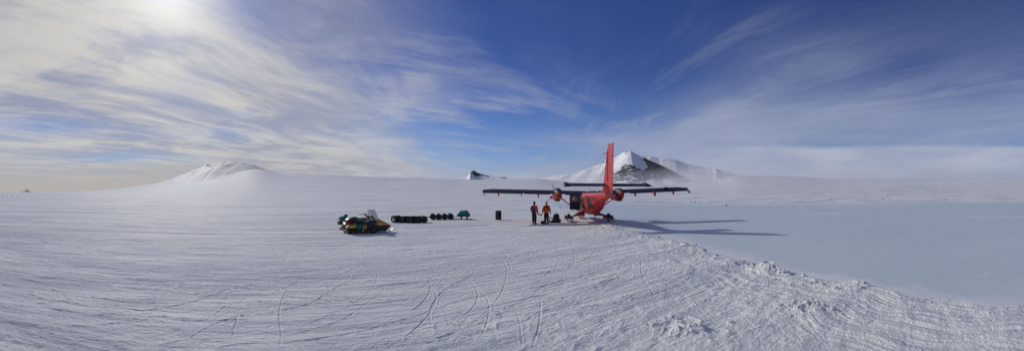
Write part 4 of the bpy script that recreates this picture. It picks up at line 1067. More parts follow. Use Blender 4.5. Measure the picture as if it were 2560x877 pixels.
def person(loc, rz, label, arms, legs, jacket, hat, hair, gloves, lean=0., headturn=0., height=1.86, cam_=False, cuffs=None):
    P = empty('person', loc, rz, label, 'person', 'people standing by the aircraft'); k = height / 1.80
    S = lambda p: (p[0] * k, p[1] * k, p[2] * k)
    hip, ch, nk, hd = (0, 0, .95), (0, .0 + lean * .5, 1.25), (0, .01 + lean, 1.52), (0, .03 + lean, 1.66)
    L_, R_ = arms; ll, rl = legs
    V = [hip, (0, lean * .3, 1.10), ch, (0, lean * .8, 1.40), nk, hd, (0, .02 + lean, 1.745)]
    E_ = [(0, 1), (1, 2), (2, 3), (3, 4), (4, 5), (5, 6)]; Rr = [(.15, .11), (.14, .10), (.15, .11), (.145, .10), .058, (.075, .092), (.06, .075)]
    def chain(start, pts, rs):
        b = len(V)
        for q, r in zip(pts, rs): V.append(q); Rr.append(r)
        E_.append((start, b)); E_.extend((b + i, b + i + 1) for i in range(len(pts) - 1)); return len(V) - 1
    hands = []
    for sd, a in ((-1, L_), (1, R_)):
        chain(3, [(sd * .17, lean * .8, 1.42)] + list(a), [.060, .046, .036, .028])
        hands.append((a[-1], Vector(a[-1]) - Vector(a[-2]), sd))
    for sd, l in ((-1, ll), (1, rl)):
        chain(0, [(sd * .10, 0, .90)] + list(l[:2]), [.095, .065, .045])
        an, to = l[1], l[2]; b = len(V) - 1
        V.append(to); Rr.append((.045, .035)); E_.append((b, len(V) - 1))
    for w, d, sd in hands:
        hv, he, hr = hand_chain(w, d, sd); b = len(V); V += [tuple(q) for q in hv]; E_ += [(i + b, j + b) for i, j in he]; Rr += hr
    body = skin_obj('body', [S(v) for v in V], E_, [tuple(q * k for q in r) if isinstance(r, tuple) else r * k for r in Rr], SKINC, P, 2,
                    extra=[(S((0, .125 + lean, 1.655)), .018, (.8, 1.3, 1.4)), (S((-.082, .03 + lean, 1.655)), .025, (.4, .8, 1.2)), (S((.082, .03 + lean, 1.655)), .025, (.4, .8, 1.2)),
                           (S((0, .115 + lean, 1.612)), .02, (1.3, .5, .35)), (S((-.032, .112 + lean, 1.682)), .012, (1.2, .6, .8)), (S((.032, .112 + lean, 1.682)), .012, (1.2, .6, .8)), (S((0, .09 + lean, 1.58)), .03, (1.2, 1, .8))])
    # jacket: torso, collar, sleeves
    V, E_, Rr = [(0, 0, .84), (0, lean * .2, .98), (0, lean * .4, 1.15), (0, lean * .5, 1.28), (0, lean * .8, 1.42), (0, lean + .01, 1.52), (0, lean + .015, 1.57)], [(i, i + 1) for i in range(6)], [(.215, .17), (.22, .175), (.22, .17), (.22, .17), (.185, .14), (.095, .085), (.082, .08)]
    for sd, a in ((-1, L_), (1, R_)):
        b = len(V); a2 = Vector(a[0]); a3 = Vector(a[1]); a3 = a3.lerp(Vector(a[1]), 0)
        V += [(sd * .185, lean * .8, 1.42), tuple((Vector((sd * .2, 0, 1.42)) + a2) / 2), tuple(a2), tuple((a2 + Vector(a[2])) / 2), tuple(Vector(a[2]) - (Vector(a[2]) - a2).normalized() * .02)]
        Rr += [.105, .098, .086, .078, .064]; E_ += [(4, b)] + [(b + i, b + i + 1) for i in range(4)]
    jk = skin_obj('jacket', [S(v) for v in V], E_, [tuple(q * k for q in r) if isinstance(r, tuple) else r * k for r in Rr], jacket[0], P, 2)
    for m in jacket[1]: jk.data.materials.append(m)
    for p in jk.data.polygons:
        c = p.center / k; p.material_index = jacket[2](c)
    # trousers
    V, E_, Rr = [(0, 0, .99), (0, 0, .90)], [(0, 1)], [(.17, .125), (.165, .125)]
    for sd, l in ((-1, ll), (1, rl)):
        b = len(V); kn, an = Vector(l[0]), Vector(l[1]); hp = Vector((sd * .095, 0, .82))
        V += [tuple(hp), tuple((hp + kn) / 2), tuple(kn), tuple((kn + an) / 2), tuple(an + Vector((0, 0, .05)))]; Rr += [.125, .120, .104, .100, .10]; E_ += [(1, b)] + [(b + i, b + i + 1) for i in range(4)]
    skin_obj('trousers', [S(v) for v in V], E_, [tuple(q * k for q in r) if isinstance(r, tuple) else r * k for r in Rr], TROU, P, 2)
    for sd, l in ((-1, ll), (1, rl)):
        an, to = Vector(l[1]), Vector(l[2]); d = (to - an); d.z = 0; d.normalize()
        hz = .055; heel = Vector((an.x, an.y, hz)) - d * .05; ball = Vector((an.x, an.y, hz)) + d * .13; tip = ball + d * .08
        skin_obj('boot', [S(an + Vector((0, 0, .16))), S(an + Vector((0, 0, .04))), S(heel), S(Vector((an.x, an.y, hz)) + d * .05), S(ball), S(tip)], [(0, 1), (1, 3), (3, 2), (3, 4), (4, 5)], [.078 * k, .072 * k, .052 * k, .058 * k, .056 * k, .044 * k], BOOT, P, 2)
    # gloves over palm and fingers
    for w, d, sd in hands:
        gv, ge, gr = [], [], []
        hv, he, hr = hand_chain(w, d, sd); b = len(gv); gv += [tuple(q) for q in hv]; ge += [(i + b, j + b) for i, j in he]; gr += [tuple(q * 1.22 for q in r) if isinstance(r, tuple) else r * 1.3 for r in hr]
        skin_obj('glove', [S(v) for v in gv], ge, [tuple(q * k for q in r) if isinstance(r, tuple) else r * k for r in gr], gloves, P, 1)
    # hat
    m = MB(); rs = []
    for t, rr in ((1.665, .100), (1.68, .108), (1.71, .112), (1.75, .105), (1.79, .085), (1.815, .05), (1.822, .012)):
        rs.append([Vector((rr * .92 * k * math.cos(a * math.pi / 10), (.022 + lean) * k + rr * 1.08 * k * math.sin(a * math.pi / 10) , t * k)) for a in range(20)])
    m.rings(rs); m.lathe([(0, -.0), (.022 * k, .01), (.0, .03)], (0, (.02 + lean) * k, 1.815 * k), 'Z', 8)
    m.build('hat', hat, P)
    m = MB(); m.blob((0, (-.045 + lean) * k, 1.63 * k), (.165 * k, .13 * k, .12 * k), 4, .05); m.build('hair', hair, P)
    return P
def zg(p): return (p[0], p[1], ground_at(*p[:2]))
# photographer on the left
# indices: 0 orange, 1 indigo
def j1(c):
    if c.z > 1.44 and abs(c.x) < .16: return 0
    if abs(c.x) > .175 and c.z < 1.34: return 0 if c.y > -.10 or c.z < 1.2 else 1
    if c.x > .13 and c.z > .98: return 0
    if abs(c.x) > .2: return 1 if c.z > 1.36 else 0
    return 1
p1 = zg(unproj(1335.5, 560.3))
person(p1, R(-28), 'person in orange and indigo jacket and black hat holding a long lens camera',
       ([(-.27, -.04, 1.16), (-.25, .10, .98), (-.19, .17, .90)], [(.27, .02, 1.15), (.22, .22, 1.0), (.16, .30, .93)]),
       ([(-.09, .02, .50), (-.08, -.02, .10), (-.10, .10, .04)], [(.10, .03, .50), (.09, -.02, .10), (.12, .10, .04)]),
       (ORANGE, [INDIGO], j1), HATB, HAIRM, GLOVE2)
cx_, cy_ = p1[0] + .34, p1[1] + .10
m = MB(); m.box((0, 0, 0), (.15, .09, .11)); m.box((0, 0, .07), (.06, .07, .04)); cam1 = m.build('camera_body', BLACK, bevel=.012)
cam1.name = 'telephoto_camera'; cam1.location = (cx_, cy_, .84); cam1.rotation_euler = (R(-20), 0, R(-75))
m = MB(); m.lathe([(0, .04), (.042, .045), (.042, .12), (.05, .16), (.05, .25), (.062, .27), (.062, .34), (.05, .34), (0, .33)], (0, 0, 0), 'Y', 20); ln_ = m.build('lens', BLACK, cam1)
m = MB(); m.lathe([(0, .335), (.048, .336), (.03, .342), (0, .344)], (0, 0, 0), 'Y', 16); m.build('front_glass', GLASS, ln_)
tag(cam1, 'black camera with a long lens held beside the hip of the person in indigo', 'camera')
# second person
def j2(c):
    if 1.30 < c.z < 1.42 and abs(c.x) < .2 and c.y < .1: return 1
    if .14 < abs(c.x) < .20 and 1.02 < c.z < 1.36: return 1
    return 0
p2 = zg(unproj(1366, 560))
person(p2, R(6), 'person in an all orange jacket and orange hat standing with arms hanging down',
       ([(-.27, -.03, 1.17), (-.31, .05, .93), (-.31, .06, .90)], [(.27, -.03, 1.17), (.32, .03, .95), (.33, .05, .90)]),
       ([(-.10, .03, .50), (-.10, -.02, .10), (-.14, .10, .04)], [(.115, .05, .50), (.13, .0, .10), (.18, .12, .04)]),
       (ORANGE, [plain('black yoke fabric', (.012, .012, .014), rough=.8)], j2), HATO, HAIRM, GLOVE)

# ================================================================= KIT BY THE PEOPLE
KIT = plain('black kit bag fabric', (.010, .009, .014), rough=.75, dirt=.4, scale=9, bump=.5)
q = zg(unproj(1390.5, 556.5))
m = MB(); m.blob((0, 0, .47), (.56, .42, .66), 8, .04, n=22, m=14, power=.85); o = m.build('kit_bag', KIT); o.location = q
tag(o, 'tall round topped black bag standing on the long black case', 'bag')
m = MB(); m.blob((0, -.02, .17), (.80, .52, .34), 9, .03, n=24, m=10, power=.5); o = m.build('equipment_case', KIT); o.location = q; o.rotation_euler.z = .1
m = MB(); m.tube([(.36, -.1, .2), (.42, -.12, .3), (.42, -.12, .05), (.36, -.1, .05)], .012, 6); m.build('handle', DARKM, o)
tag(o, 'long black soft case lying under the round topped bag', 'case')
q = zg(unproj(1377.5, 557.2))
o = empty('folding_trolley', q, .2, 'small black folding hand trolley beside the black bag', 'trolley')
m = MB(); m.tube([(-.12, 0, .08), (-.12, .02, .56)], .022); m.tube([(.14, 0, .08), (.14, .02, .42)], .022); m.tube([(-.12, 0, .44), (.26, .02, .42)], .03); m.tube([(-.16, 0, .54), (-.06, 0, .56)], .022); m.build('frame', BLACK, o)
m = MB(); m.box((.02, -.03, .10), (.42, .3, .16)); m.build('base_plate', BLACK, o, bevel=.03)
q = zg(unproj(1357.5, 560.0))
m = MB(); m.blob((0, 0, .11), (.42, .36, .26), 5, .12, n=18, m=10, power=.8); o = m.build('duffel_bag', KIT); o.location = (q[0], q[1] + .25, q[2])
m = MB(); m.tube([(-.12, -.05, .2), (-.05, -.08, .27), (.05, -.08, .27), (.12, -.05, .2)], .012, 6); m.build('handle', BLACK, o)
tag(o, 'small slumped black duffel bag at the feet of the person in orange', 'bag')
m = MB(); m.blob((0, 0, .06), (.26, .2, .13), 7, .2, n=16, m=8); o = m.build('stuff_sack', plain('pale blue grey fabric', (.25, .30, .36), rough=.7, scale=12, bump=.5)); o.location = (p2[0] + .05, p2[1] + .18, p2[2])
tag(o, 'small pale blue grey sack lying between the boots of the person in orange', 'sack')
# striped pole under the belly
q = unproj(1487, 554.5); q = (q[0], q[1], ground_at(*q))
m = MB(); n_ = 12
for k in range(n_): m.tube([(0, 0, k * .088), (0, 0, k * .088 + .088)], .026, 10, mi=k % 2)
o = m.build('measuring_pole', [plain('bright yellow green paint', (.45, .62, .06), rough=.6), BLACK]); o.location = q; tag(o, 'yellow green and black striped pole standing under the aircraft belly', 'pole')

# ================================================================= DRUMS
DRUM = plain('black painted steel drum', (.012, .012, .014), rough=.6, dirt=.5, scale=5, spec=.35)
DRUML = plain('scuffed drum head', (.018, .018, .020), rough=.5, dirt=.6, scale=7)
def drum_parts(e):
    m = MB(); r = .29; pr = [(r * .97, 0), (r + .008, .01), (r + .008, .03), (r, .04), (r, .27), (r + .012, .285), (r + .012, .30), (r, .315), (r, .565), (r + .012, .58), (r + .012, .595), (r, .61), (r, .84), (r + .008, .85), (r + .008, .87), (r * .97, .88)]
    m.lathe([(0, .015), (r * .955, .015)] + pr + [(r * .955, .866), (0, .866)], (0, 0, 0), 'Z', 36); m.build('drum_shell', DRUM, e)
    m = MB(); m.lathe([(0, .0), (.035, 0), (.035, .02), (0, .022)], (.19, 0, .866), 'Z', 14); m.build('bung', GREYM, e)
    m = MB(); m.lathe([(0, .0), (.022, 0), (.022, .018), (0, .02)], (-.2, 0, .866), 'Z', 12); m.build('bung', GREYM, e)
up = empty('fuel_drum', zg(unproj(1246, 549.5)), .4, 'lone black drum standing upright on the snow', 'drum'); drum_parts(up)
up.location.z -= .01
def lie(X, Y, phi, label, group):
    """drum lying down; phi: how far its round end is turned from facing the camera"""
    d = copy_tree(up); x_, y_ = unproj(X, Y); a = math.atan2(x_, y_)
    # axis: local Z -> horizontal, from the far end towards the camera, turned by phi
    ax = Vector((-math.sin(a + phi), -math.cos(a + phi), 0)); q_ = ax.to_track_quat('Z', 'Y')
    d.rotation_euler = q_.to_euler(); g = ground_at(x_, y_); d.location = Vector((x_, y_, g + .287)) - ax * .88
    d['label'] = label; d['category'] = 'drum'; d['group'] = group
    return d
G1 = 'fuel drums lying in the near row'; G2 = 'fuel drums lying in the far row'
d1 = lie(983, 556.5, R(38), 'black drum with a white and green sticker, left end of the near row', G1)
lie(1004, 556.8, R(40), 'second black drum of the near row, right of the one with the sticker', G1)
lie(1023, 557.5, R(30), 'middle drum of the five in the near row, with two pale specks on top', G1)
lie(1041, 557.3, R(22), 'fourth black drum of the near row, second from its right end', G1)
lie(1061, 556.8, R(-8), 'rightmost black drum of the near row, its round end facing straight out', G1)
lie(1083, 549.6, R(-5), 'leftmost of the four drums in the far row, beside the red strap', G2)
lie(1097.5, 549.6, R(-4), 'second drum from the left in the far row of four', G2)
lie(1112, 549.4, R(-4), 'third drum from the left in the far row of four', G2)
lie(1127, 548.8, R(-8), 'rightmost of the four drums in the far row, next to the sledge', G2)
# sticker on the head of the first drum
st = MB(); st.box((-.075, 0, .885), (.17, .26, .006)); s1 = st.build('sticker', WHITE, d1)
st = MB(); st.box((.085, 0, .885), (.15, .26, .006)); st.build('green_field', plain('green print', (.01, .28, .08), rough=.5), s1)
st = MB(); st.lathe([(0, 0), (.05, 0), (.05, .005), (0, .005)], (-.08, .03, .8885), 'Z', 16); st.build('red_mark', EMRED, s1)
for o_ in [s1]: o_.rotation_euler.z = R(90)
# red strap
a = Vector((*unproj(1066, 551), .36)); b = Vector((*unproj(1078, 550), .30))
m = MB(); m.rings([[p + Vector((0, .0, .03)), p + Vector((.0, .02, .03)), p + Vector((.0, .02, -.03)), p + Vector((0, 0, -.03))] for p in (a, (a + b) / 2 - Vector((0, 0, .03)), b)]); o = m.build('cargo_strap', plain('red webbing', (.5, .02, .02), rough=.7)); tag(o, 'short red strap stretched between the two rows of drums', 'strap')

# ================================================================= SLEDGE WITH COVERED LOAD
q = zg(unproj(1157, 548.5)); sl_ = empty('cargo_sledge', q, R(4), 'black metal sledge carrying the teal covered load', 'sledge')
for s in (-1, 1):
    m = MB(); m.tube([(-.95, s * .3, .03), (.75, s * .3, .03), (.9, s * .3, .05)], .022, 6); m.tube([(-.95, s * .3, .03), (-1.1, s * .3, .12), (-1.2, s * .3, .25)], .022, 6); m.build('runner', BLACK, sl_)
    for x in (-.15, .42):
        m = MB(); m.box((x, s * .3, .19), (.13, .05, .30)); m.build('leg', BLACK, sl_, bevel=.008)
m = MB(); m.box((.1, 0, .37), (1.2, .66, .07)); m.box((.1, -.33, .34), (1.25, .04, .10)); m.build('deck', BLACK, sl_, bevel=.01)
m = MB(); m.tube([(-.5, 0, .36), (-.85, 0, .26), (-1.2, .0, .36)], .02, 6); m.tube([(-1.2, .3, .25), (-1.2, -.3, .25)], .018, 6); m.tube([(-.5, .2, .36), (-.9, .1, .12), (-1.1, 0, .12)], .015, 6); m.build('tow_bar', BLACK, sl_)
TEAL = plain('teal tarpaulin', (.006, .19, .165), rough=.6, dirt=.35, scale=5, bump=.6)
m = MB(); rs = []
for t, (hw, y0, top) in zip((0, .08, .25, .5, .75, .92, 1.), ((.40, -.62, .40), (.50, -.62, .62), (.5, -.5, .84), (.5, 0, .88), (.5, 0, .92), (.46, 0, .62), (.42, 0, .40))):
    x = -.58 + 1.28 * t; r = []
    for k in range(16):
        a = 2 * math.pi * k / 16; c_, s_ = math.cos(a), math.sin(a)
        w_ = .34 * (1.05 if s_ < 0 else .9) * (.7 if 0 < k < 8 and abs(c_) < .3 else 1)
        r.append(Vector((x + .05 * math.sin(3 * a + 7 * t), math.copysign(abs(c_) ** .55, c_) * w_ + .02 * math.sin(9 * t + 4 * a), .41 + (top - .41) * (.5 + .5 * math.copysign(abs(s_) ** .6, s_)) + .018 * math.sin(5 * a + 11 * t))))
    rs.append(r)
m.rings(rs); ld = m.build('covered_load', TEAL); ld.location = q; ld.rotation_euler.z = R(4); tag(ld, 'lumpy teal tarpaulin covered load lashed on the black sledge', 'covered load')
ROPE = plain('dark teal rope', (.01, .06, .06))
for x in (-.25, .3): m = MB(); m.tube([(x, -.40, .42), (x, -.36, .82), (x, 0, .93), (x, .36, .80)], .009, 5); m.build('lashing', ROPE, ld)

# ================================================================= SNOWMOBILES
SYEL = plain('yellow cowling', (.50, .30, .008), rough=.35, dirt=.2, scale=5, coat=.3)
SBLK = plain('black plastic cowling', (.010, .010, .012), rough=.45, dirt=.4, scale=6)
TRK = plain('black rubber track', (.012, .012, .012), rough=.75, dirt=.4, scale=14)
DYEL = plain('dull yellow wheel', (.12, .08, .01), rough=.6, dirt=.4)
SEAT = plain('black vinyl seat', (.014, .014, .016), rough=.4, dirt=.3, scale=7)
def clear_plastic():
    m, nt, b = new_mat('smoked clear windscreen'); b.inputs['Base Color'].default_value = (.80, .81, .78, 1); b.inputs['Roughness'].default_value = .15
    b.inputs['Transmission Weight'].default_value = .25; b.inputs['Alpha'].default_value = .42; b.inputs['Specular IOR Level'].default_value = .6
    tc = nt.nodes.new('ShaderNodeTexCoord'); n = nt.nodes.new('ShaderNodeTexNoise'); n.inputs['Scale'].default_value = 5; nt.links.new(tc.outputs['Object'], n.inputs['Vector'])
    mr = nt.nodes.new('ShaderNodeMapRange'); mr.inputs[3].default_value = .1; mr.inputs[4].default_value = .4; nt.links.new(n.outputs['Fac'], mr.inputs[0]); nt.links.new(mr.outputs[0], b.inputs['Roughness'])
    return m
CLEAR = clear_plastic()
def snowmobile(loc, rz, label, screen=True):
    e = empty('snowmobile', loc, rz, label, 'snowmobile', 'two snowmobiles parked side by side')
    for s in (-1, 1):
        m = MB(); pf = [(.12, .20), (.02, .10), (.12, .02), (.4, .0), (1.75, .0), (2.02, .10), (2.12, .24), (2.02, .36), (1.8, .40), (.45, .36), (.25, .32)]
        m.prism(pf, s * .30 - .17, s * .30 + .17, 'XZ')
        P_ = [Vector((a, 0, b)) for a, b in pf]
        for i in range(len(P_)):
            a, b = P_[i], P_[(i + 1) % len(P_)]; n_ = max(1, int((b - a).length / .09)); d = (b - a).normalized(); nn = Vector((d.z, 0, -d.x))
            for k in range(n_):
                c = a.lerp(b, (k + .5) / n_) + nn * .012 * (1 if True else -1); c.y = s * .30
                m.box(c, (.022, .33, .035), Matrix.Rotation(-math.atan2(d.z, d.x), 3, 'Y'))
        tk = m.build('track', TRK, e, angle=25)
        for x in (.42, .78, 1.14, 1.5, 1.82):
            w = MB(); w.lathe([(0, -.02), (.07, -.022), (.095, -.01), (.095, .01), (.07, .022), (0, .02)], (x, s * .48, .12 if x < 1.7 else .22), 'Y', 16); w.build('track_wheel', DYEL, tk)
        w = MB(); w.box((1.1, s * .485, .20), (1.5, .02, .05)); w.tube([(.7, s * .49, .18), (1.0, s * .49, .40)], .02, 6); w.tube([(1.5, s * .49, .18), (1.25, s * .49, .42)], .02, 6); w.build('suspension_rail', DARKM, tk)
    m = MB(); m.prism([(.18, .40), (.30, .52), (1.7, .56), (1.95, .50), (2.0, .36), (.4, .38)], -.46, .46); m.box((.12, 0, .40), (.22, .9, .03), Matrix.Rotation(R(20), 3, 'Y')); m.build('tunnel', SBLK, e, bevel=.015)
    m = MB(); m.blob((1.0, 0, .70), (1.35, .40, .30), 2, .03, n=24, m=12, power=.55); m.build('seat', SEAT, e)
    m = MB(); m.prism([(1.15, .36), (1.12, .74), (1.72, .86), (2.06, .82), (2.10, .22), (1.4, .26)], -.36, .36); m.build('side_panel', SBLK, e, bevel=.03)
    m = MB(); m.box((1.32, -.375, .50), (.12, .012, .07)); m.build('white_plate', WHITE, e)
    # cowl: yellow upper, black belly
    up_ = [(1.98, .52, .84, .36), (2.12, .50, .93, .37), (2.35, .50, .88, .37), (2.65, .50, .74, .34), (2.9, .49, .62, .28), (3.04, .48, .52, .18)]
    m = MB(); rs = []
    for x, zb, zt, hw in up_:
        rs.append([Vector((x, -hw, zb)), Vector((x, -hw, zb + (zt - zb) * .5)), Vector((x, -hw * .72, zb + (zt - zb) * .92)), Vector((x, 0, zt)), Vector((x, hw * .72, zb + (zt - zb) * .92)), Vector((x, hw, zb + (zt - zb) * .5)), Vector((x, hw, zb))])
    m.rings(rs); cw = m.build('cowling', SYEL, e, angle=30, bevel=.01)
    m = MB(); m.rings([[Vector((x, -hw * .5, zt + .012 - .03)), Vector((x, 0, zt + .016)), Vector((x, hw * .5, zt + .012 - .03)), Vector((x, 0, zt - .05))] for x, zb, zt, hw in up_[2:5]]); m.build('black_stripe', SBLK, cw, angle=25)
    for s in (-1, 1):
        m = MB(); m.box((2.34, s * .368, .58), (.20, .012, .04)); m.build('white_decal', WHITE, cw)
        m = MB(); m.box((2.03, s * .372, .62), (.05, .012, .22)); m.build('air_vent', SBLK, cw)
    m = MB(); m.prism([(1.95, .50), (3.10, .47), (3.0, .36), (2.72, .14), (2.2, .10), (1.9, .2)], -.34, .34); m.build('belly_pan', SBLK, e, bevel=.04)
    m = MB(); m.tube([(3.02, -.28, .50), (3.14, -.2, .49), (3.14, .2, .49), (3.02, .28, .50)], .018, 6); m.tube([(2.95, -.2, .40), (3.10, -.12, .40), (3.10, .12, .40), (2.95, .2, .40)], .015, 6); m.build('front_bumper', SBLK, e)
    m = MB(); m.tube([(2.72, 0, .34), (2.80, 0, .06)], .035, 8); m.tube([(2.5, 0, .2), (2.78, 0, .08)], .025, 6); m.build('ski_leg', SBLK, e)
    m = MB(); rs = []
    for x, z, w_ in ((1.95, .04, .08), (2.2, .015, .12), (2.9, .015, .13), (3.1, .05, .13), (3.25, .13, .12), (3.36, .24, .10), (3.41, .32, .06)):
        rs.append([Vector((x, -w_, z)), Vector((x, w_, z)), Vector((x - .01, w_, z + .022)), Vector((x - .01, -w_, z + .022))])
    m.rings(rs); m.tube([(3.08, 0, .10), (3.22, 0, .27), (3.34, 0, .40), (3.42, 0, .38), (3.40, 0, .30)], .013, 6); m.build('ski', SBLK, e, angle=20)
    m = MB(); m.tube([(2.06, 0, .80), (1.86, 0, 1.02), (1.80, 0, 1.08)], .035, 8); m.tube([(1.62, -.36, 1.06), (1.75, -.18, 1.09), (1.80, 0, 1.09), (1.75, .18, 1.09), (1.62, .36, 1.06)], .017, 8); m.tube([(1.62, -.36, 1.06), (1.56, -.42, 1.05)], .027, 8); m.tube([(1.62, .36, 1.06), (1.56, .42, 1.05)], .027, 8); m.blob((1.84, 0, 1.08), (.16, .2, .14), 1, .04); m.tube([(1.7, -.3, 1.05), (1.9, -.34, 1.12)], .012, 6)
    m.build('handlebar', SBLK, e)
    m = MB(); m.box((2.03, 0, .93), (.10, .5, .10)); m.blob((2.0, .12, .97), (.07, .12, .12), 1, .02); m.blob((2.0, -.12, .97), (.07, .12, .12), 1, .02); m.build('instrument_pod', SBLK, e, bevel=.02)
    if screen:
        m = MB(); nz, ny = 10, 14; vs = []
        for i in range(nz + 1):
            t = i / nz; z = .86 + .66 * t; hw = .40 * (1 - .10 * t) * math.sqrt(max(0, 1 - max(0, (t - .30) / .70) ** 2.0)) + .02
            for j in range(ny + 1):
                u = -1 + 2 * j / ny; vs.append((2.36 - .30 * t - .46 * u * u, u * hw, z - .02 * u * u))
        m.add(vs, [(i * (ny + 1) + j, i * (ny + 1) + j + 1, (i + 1) * (ny + 1) + j + 1, (i + 1) * (ny + 1) + j) for i in range(nz) for j in range(ny)])
        w = m.build('windscreen', CLEAR, e); so_ = w.modifiers.new('t', 'SOLIDIFY'); so_.thickness = .006
        m = MB(); ed_ = [vs[i * (ny + 1)] for i in range(nz + 1)] + [vs[nz * (ny + 1) + j] for j in range(ny + 1)] + [vs[i * (ny + 1) + ny] for i in range(nz, -1, -1)]
        m.tube(ed_, .007, 5); m.build('screen_edge', SBLK, w)
    return e
hdg = R(41)
n0 = unproj(862, 583.5); f0 = (n0[0] - 1.15, n0[1] + 1.95)
near = snowmobile((n0[0], n0[1], ground_at(*n0) - .01), hdg, 'yellow and black snowmobile with a clear windscreen, the nearer of the two')
far_ = snowmobile((f0[0], f0[1], ground_at(*f0) - .01), hdg + R(3), 'yellow and black snowmobile without windscreen, parked behind the nearer one', screen=False)
def on(sm, x, y, z, name, mb_, mat, label, cat, rz=0, group=None, bevel=0):
    o = mb_.build(name, mat, bevel=bevel); mtx = Matrix.Translation(sm.location) @ Matrix.Rotation(sm.rotation_euler.z, 4, 'Z')
    o.location = mtx @ Vector((x, y, z)); o.rotation_euler.z = sm.rotation_euler.z + rz; tag(o, label, cat, group); return o
TEALB = plain('teal bag fabric', (.006, .17, .145), rough=.7, dirt=.35, scale=9, bump=.6)
m = MB(); m.prism([(-.32, 0), (.32, 0), (.34, .26), (.1, .25), (-.2, .18), (-.34, .08)], -.28, .28); on(near, .42, 0, .82, 'seat_box', m, SBLK, 'black wedge shaped box at the back of the nearer snowmobile seat', 'box', bevel=.03)
m = MB(); m.blob((0, 0, .12), (.50, .5, .24), 3, .08, power=.7); on(near, .32, -.02, .58, 'rolled_bag', m, MAROON, 'dark red rolled bag under the black box of the nearer snowmobile', 'bag')
m = MB(); m.box((0, 0, .09), (.56, .18, .18)); m.box((.20, 0, .20), (.1, .14, .16)); o = on(near, .30, -.50, .40, 'fuel_can', m, SYEL, 'yellow fuel can strapped on the rear side of the nearer snowmobile', 'can', bevel=.03)
m = MB(); m.tube([(-.1, 0, .18), (-.05, 0, .24), (.05, 0, .24), (.1, 0, .18)], .014, 6); m.build('handle', SBLK, o)
m = MB(); m.blob((0, 0, .10), (.48, .2, .17), 5, .06, power=.7); m.blob((0, -.01, -.04), (.44, .2, .15), 6, .06, power=.7); on(near, .82, -.52, .44, 'saddle_bag', m, TEALB, 'teal bag strapped along the side of the nearer snowmobile', 'bag')
m = MB(); m.box((0, 0, 0), (.09, .03, .40), Matrix.Rotation(R(12), 3, 'Y')); m.box((.16, 0, .06), (.10, .03, .24)); on(near, 1.08, -.55, .38, 'yellow_strap', m, SYEL, 'pair of yellow straps hanging behind the teal side bag', 'strap', bevel=.01)
m = MB(); m.blob((0, 0, .2), (.55, .5, .36), 11, .16, n=18, m=12, power=.8); m.blob((.22, 0, .38), (.3, .34, .26), 12, .15); on(far_, .12, 0, .62, 'kit_bundle', m, TEALB, 'teal bundle tied on the back of the farther snowmobile', 'bundle')
m = MB(); m.box((0, 0, .1), (.30, .42, .2)); m.box((-.02, 0, .22), (.2, .3, .05)); o = on(far_, -.10, -.1, .42, 'storage_box', m, SBLK, 'small black box hanging off the rear of the farther snowmobile', 'box', bevel=.02)
m = MB(); m.box((0, -.215, .14), (.1, .012, .04)); m.build('latch', GREYM, o)

# ================================================================= MARKER FLAGS
FLAG = plain('black flag cloth', (.01, .01, .012), rough=.8); POLE = plain('bamboo cane', (.20, .15, .08), rough=.7)
fe = empty('marker_flag', (0, 0, 0))
m = MB(); m.tube([(0, 0, -.1), (.01, 0, .62)], .018, 8); m.build('pole', POLE, fe)
m = MB(); nx = 8; vs = []
for i in range(nx + 1):
    t = i / nx; h = .17 * (1 - .45 * t); vs += [(.01 + .22 * t, .04 * math.sin(5 * t), .60 - .05 * t), (.01 + .20 * t, .04 * math.sin(5 * t + .6), .60 - .1 * t - h * 1.6)]
m.add(vs, [(2 * i, 2 * i + 1, 2 * i + 3, 2 * i + 2) for i in range(nx)]); fl = m.build('flag', FLAG, fe); so_ = fl.modifiers.new('t', 'SOLIDIFY'); so_.thickness = .012
FL = [(1815, 519.5, 1.0, 'nearest and largest black marker flag on the ice right of the aircraft'), (1771, 512, .95, 'small marker flag on the ice, second in size after the nearest one'), (1751, 511.5, .9, 'tiny marker flag between the aircraft wingtip and the larger flags'),
      (1739, 510.5, .8, 'tiny marker flag just right of the aircraft wingtip'), (1729, 510, .7, 'faint farthest left marker flag of the line by the wingtip'), (2363, 503, 1.0, 'rightmost dark marker flag at the far edge of the ice'),
      (2206, 502, .9, 'marker flag at the far ice edge, next left of the rightmost'), (2076, 503.5, .9, 'marker flag at the far ice edge near the middle of the right half'), (2002, 503, .7, 'pale tiny marker flag at the far ice edge below the low ridge'), (1950, 504, .7, 'leftmost tiny marker flag of those on the far ice edge'),
      (29.5, 495, 1.5, 'largest dark marker flag far out at the left edge of the plain'), (44, 495, 1.2, 'right of the two paired marker flags at the far left'), (20, 489, 1.3, 'farthest marker flag at the left, nearest the skyline'), (7, 495, 1.1, 'leftmost marker flag at the edge of the plain')]
for i, (X, Y, s, lb) in enumerate(FL):
    o = fe if i == 0 else copy_tree(fe); a = (X - 1280) / 1000.; v_ = (482 - Y) / 1000.
    lo_, hi_ = 30., 1500.
    f = lambda r: (ground_at(r * math.sin(a), r * math.cos(a)) - EYE) / r - v_
    for _ in range(40):
        mid = (lo_ + hi_) / 2
        if f(mid) < 0: lo_ = mid
        else: hi_ = mid
    r = lo_; x_, y_ = r * math.sin(a), r * math.cos(a)
    o.location = (x_, y_, ground_at(x_, y_)); o.scale = (s, s, s) if r < 90 else (s * 1.35, s * 1.35, s * 1.35); o.rotation_euler.z = i * .9
    tag(o, lb, 'flag', 'marker flags on canes across the plain')
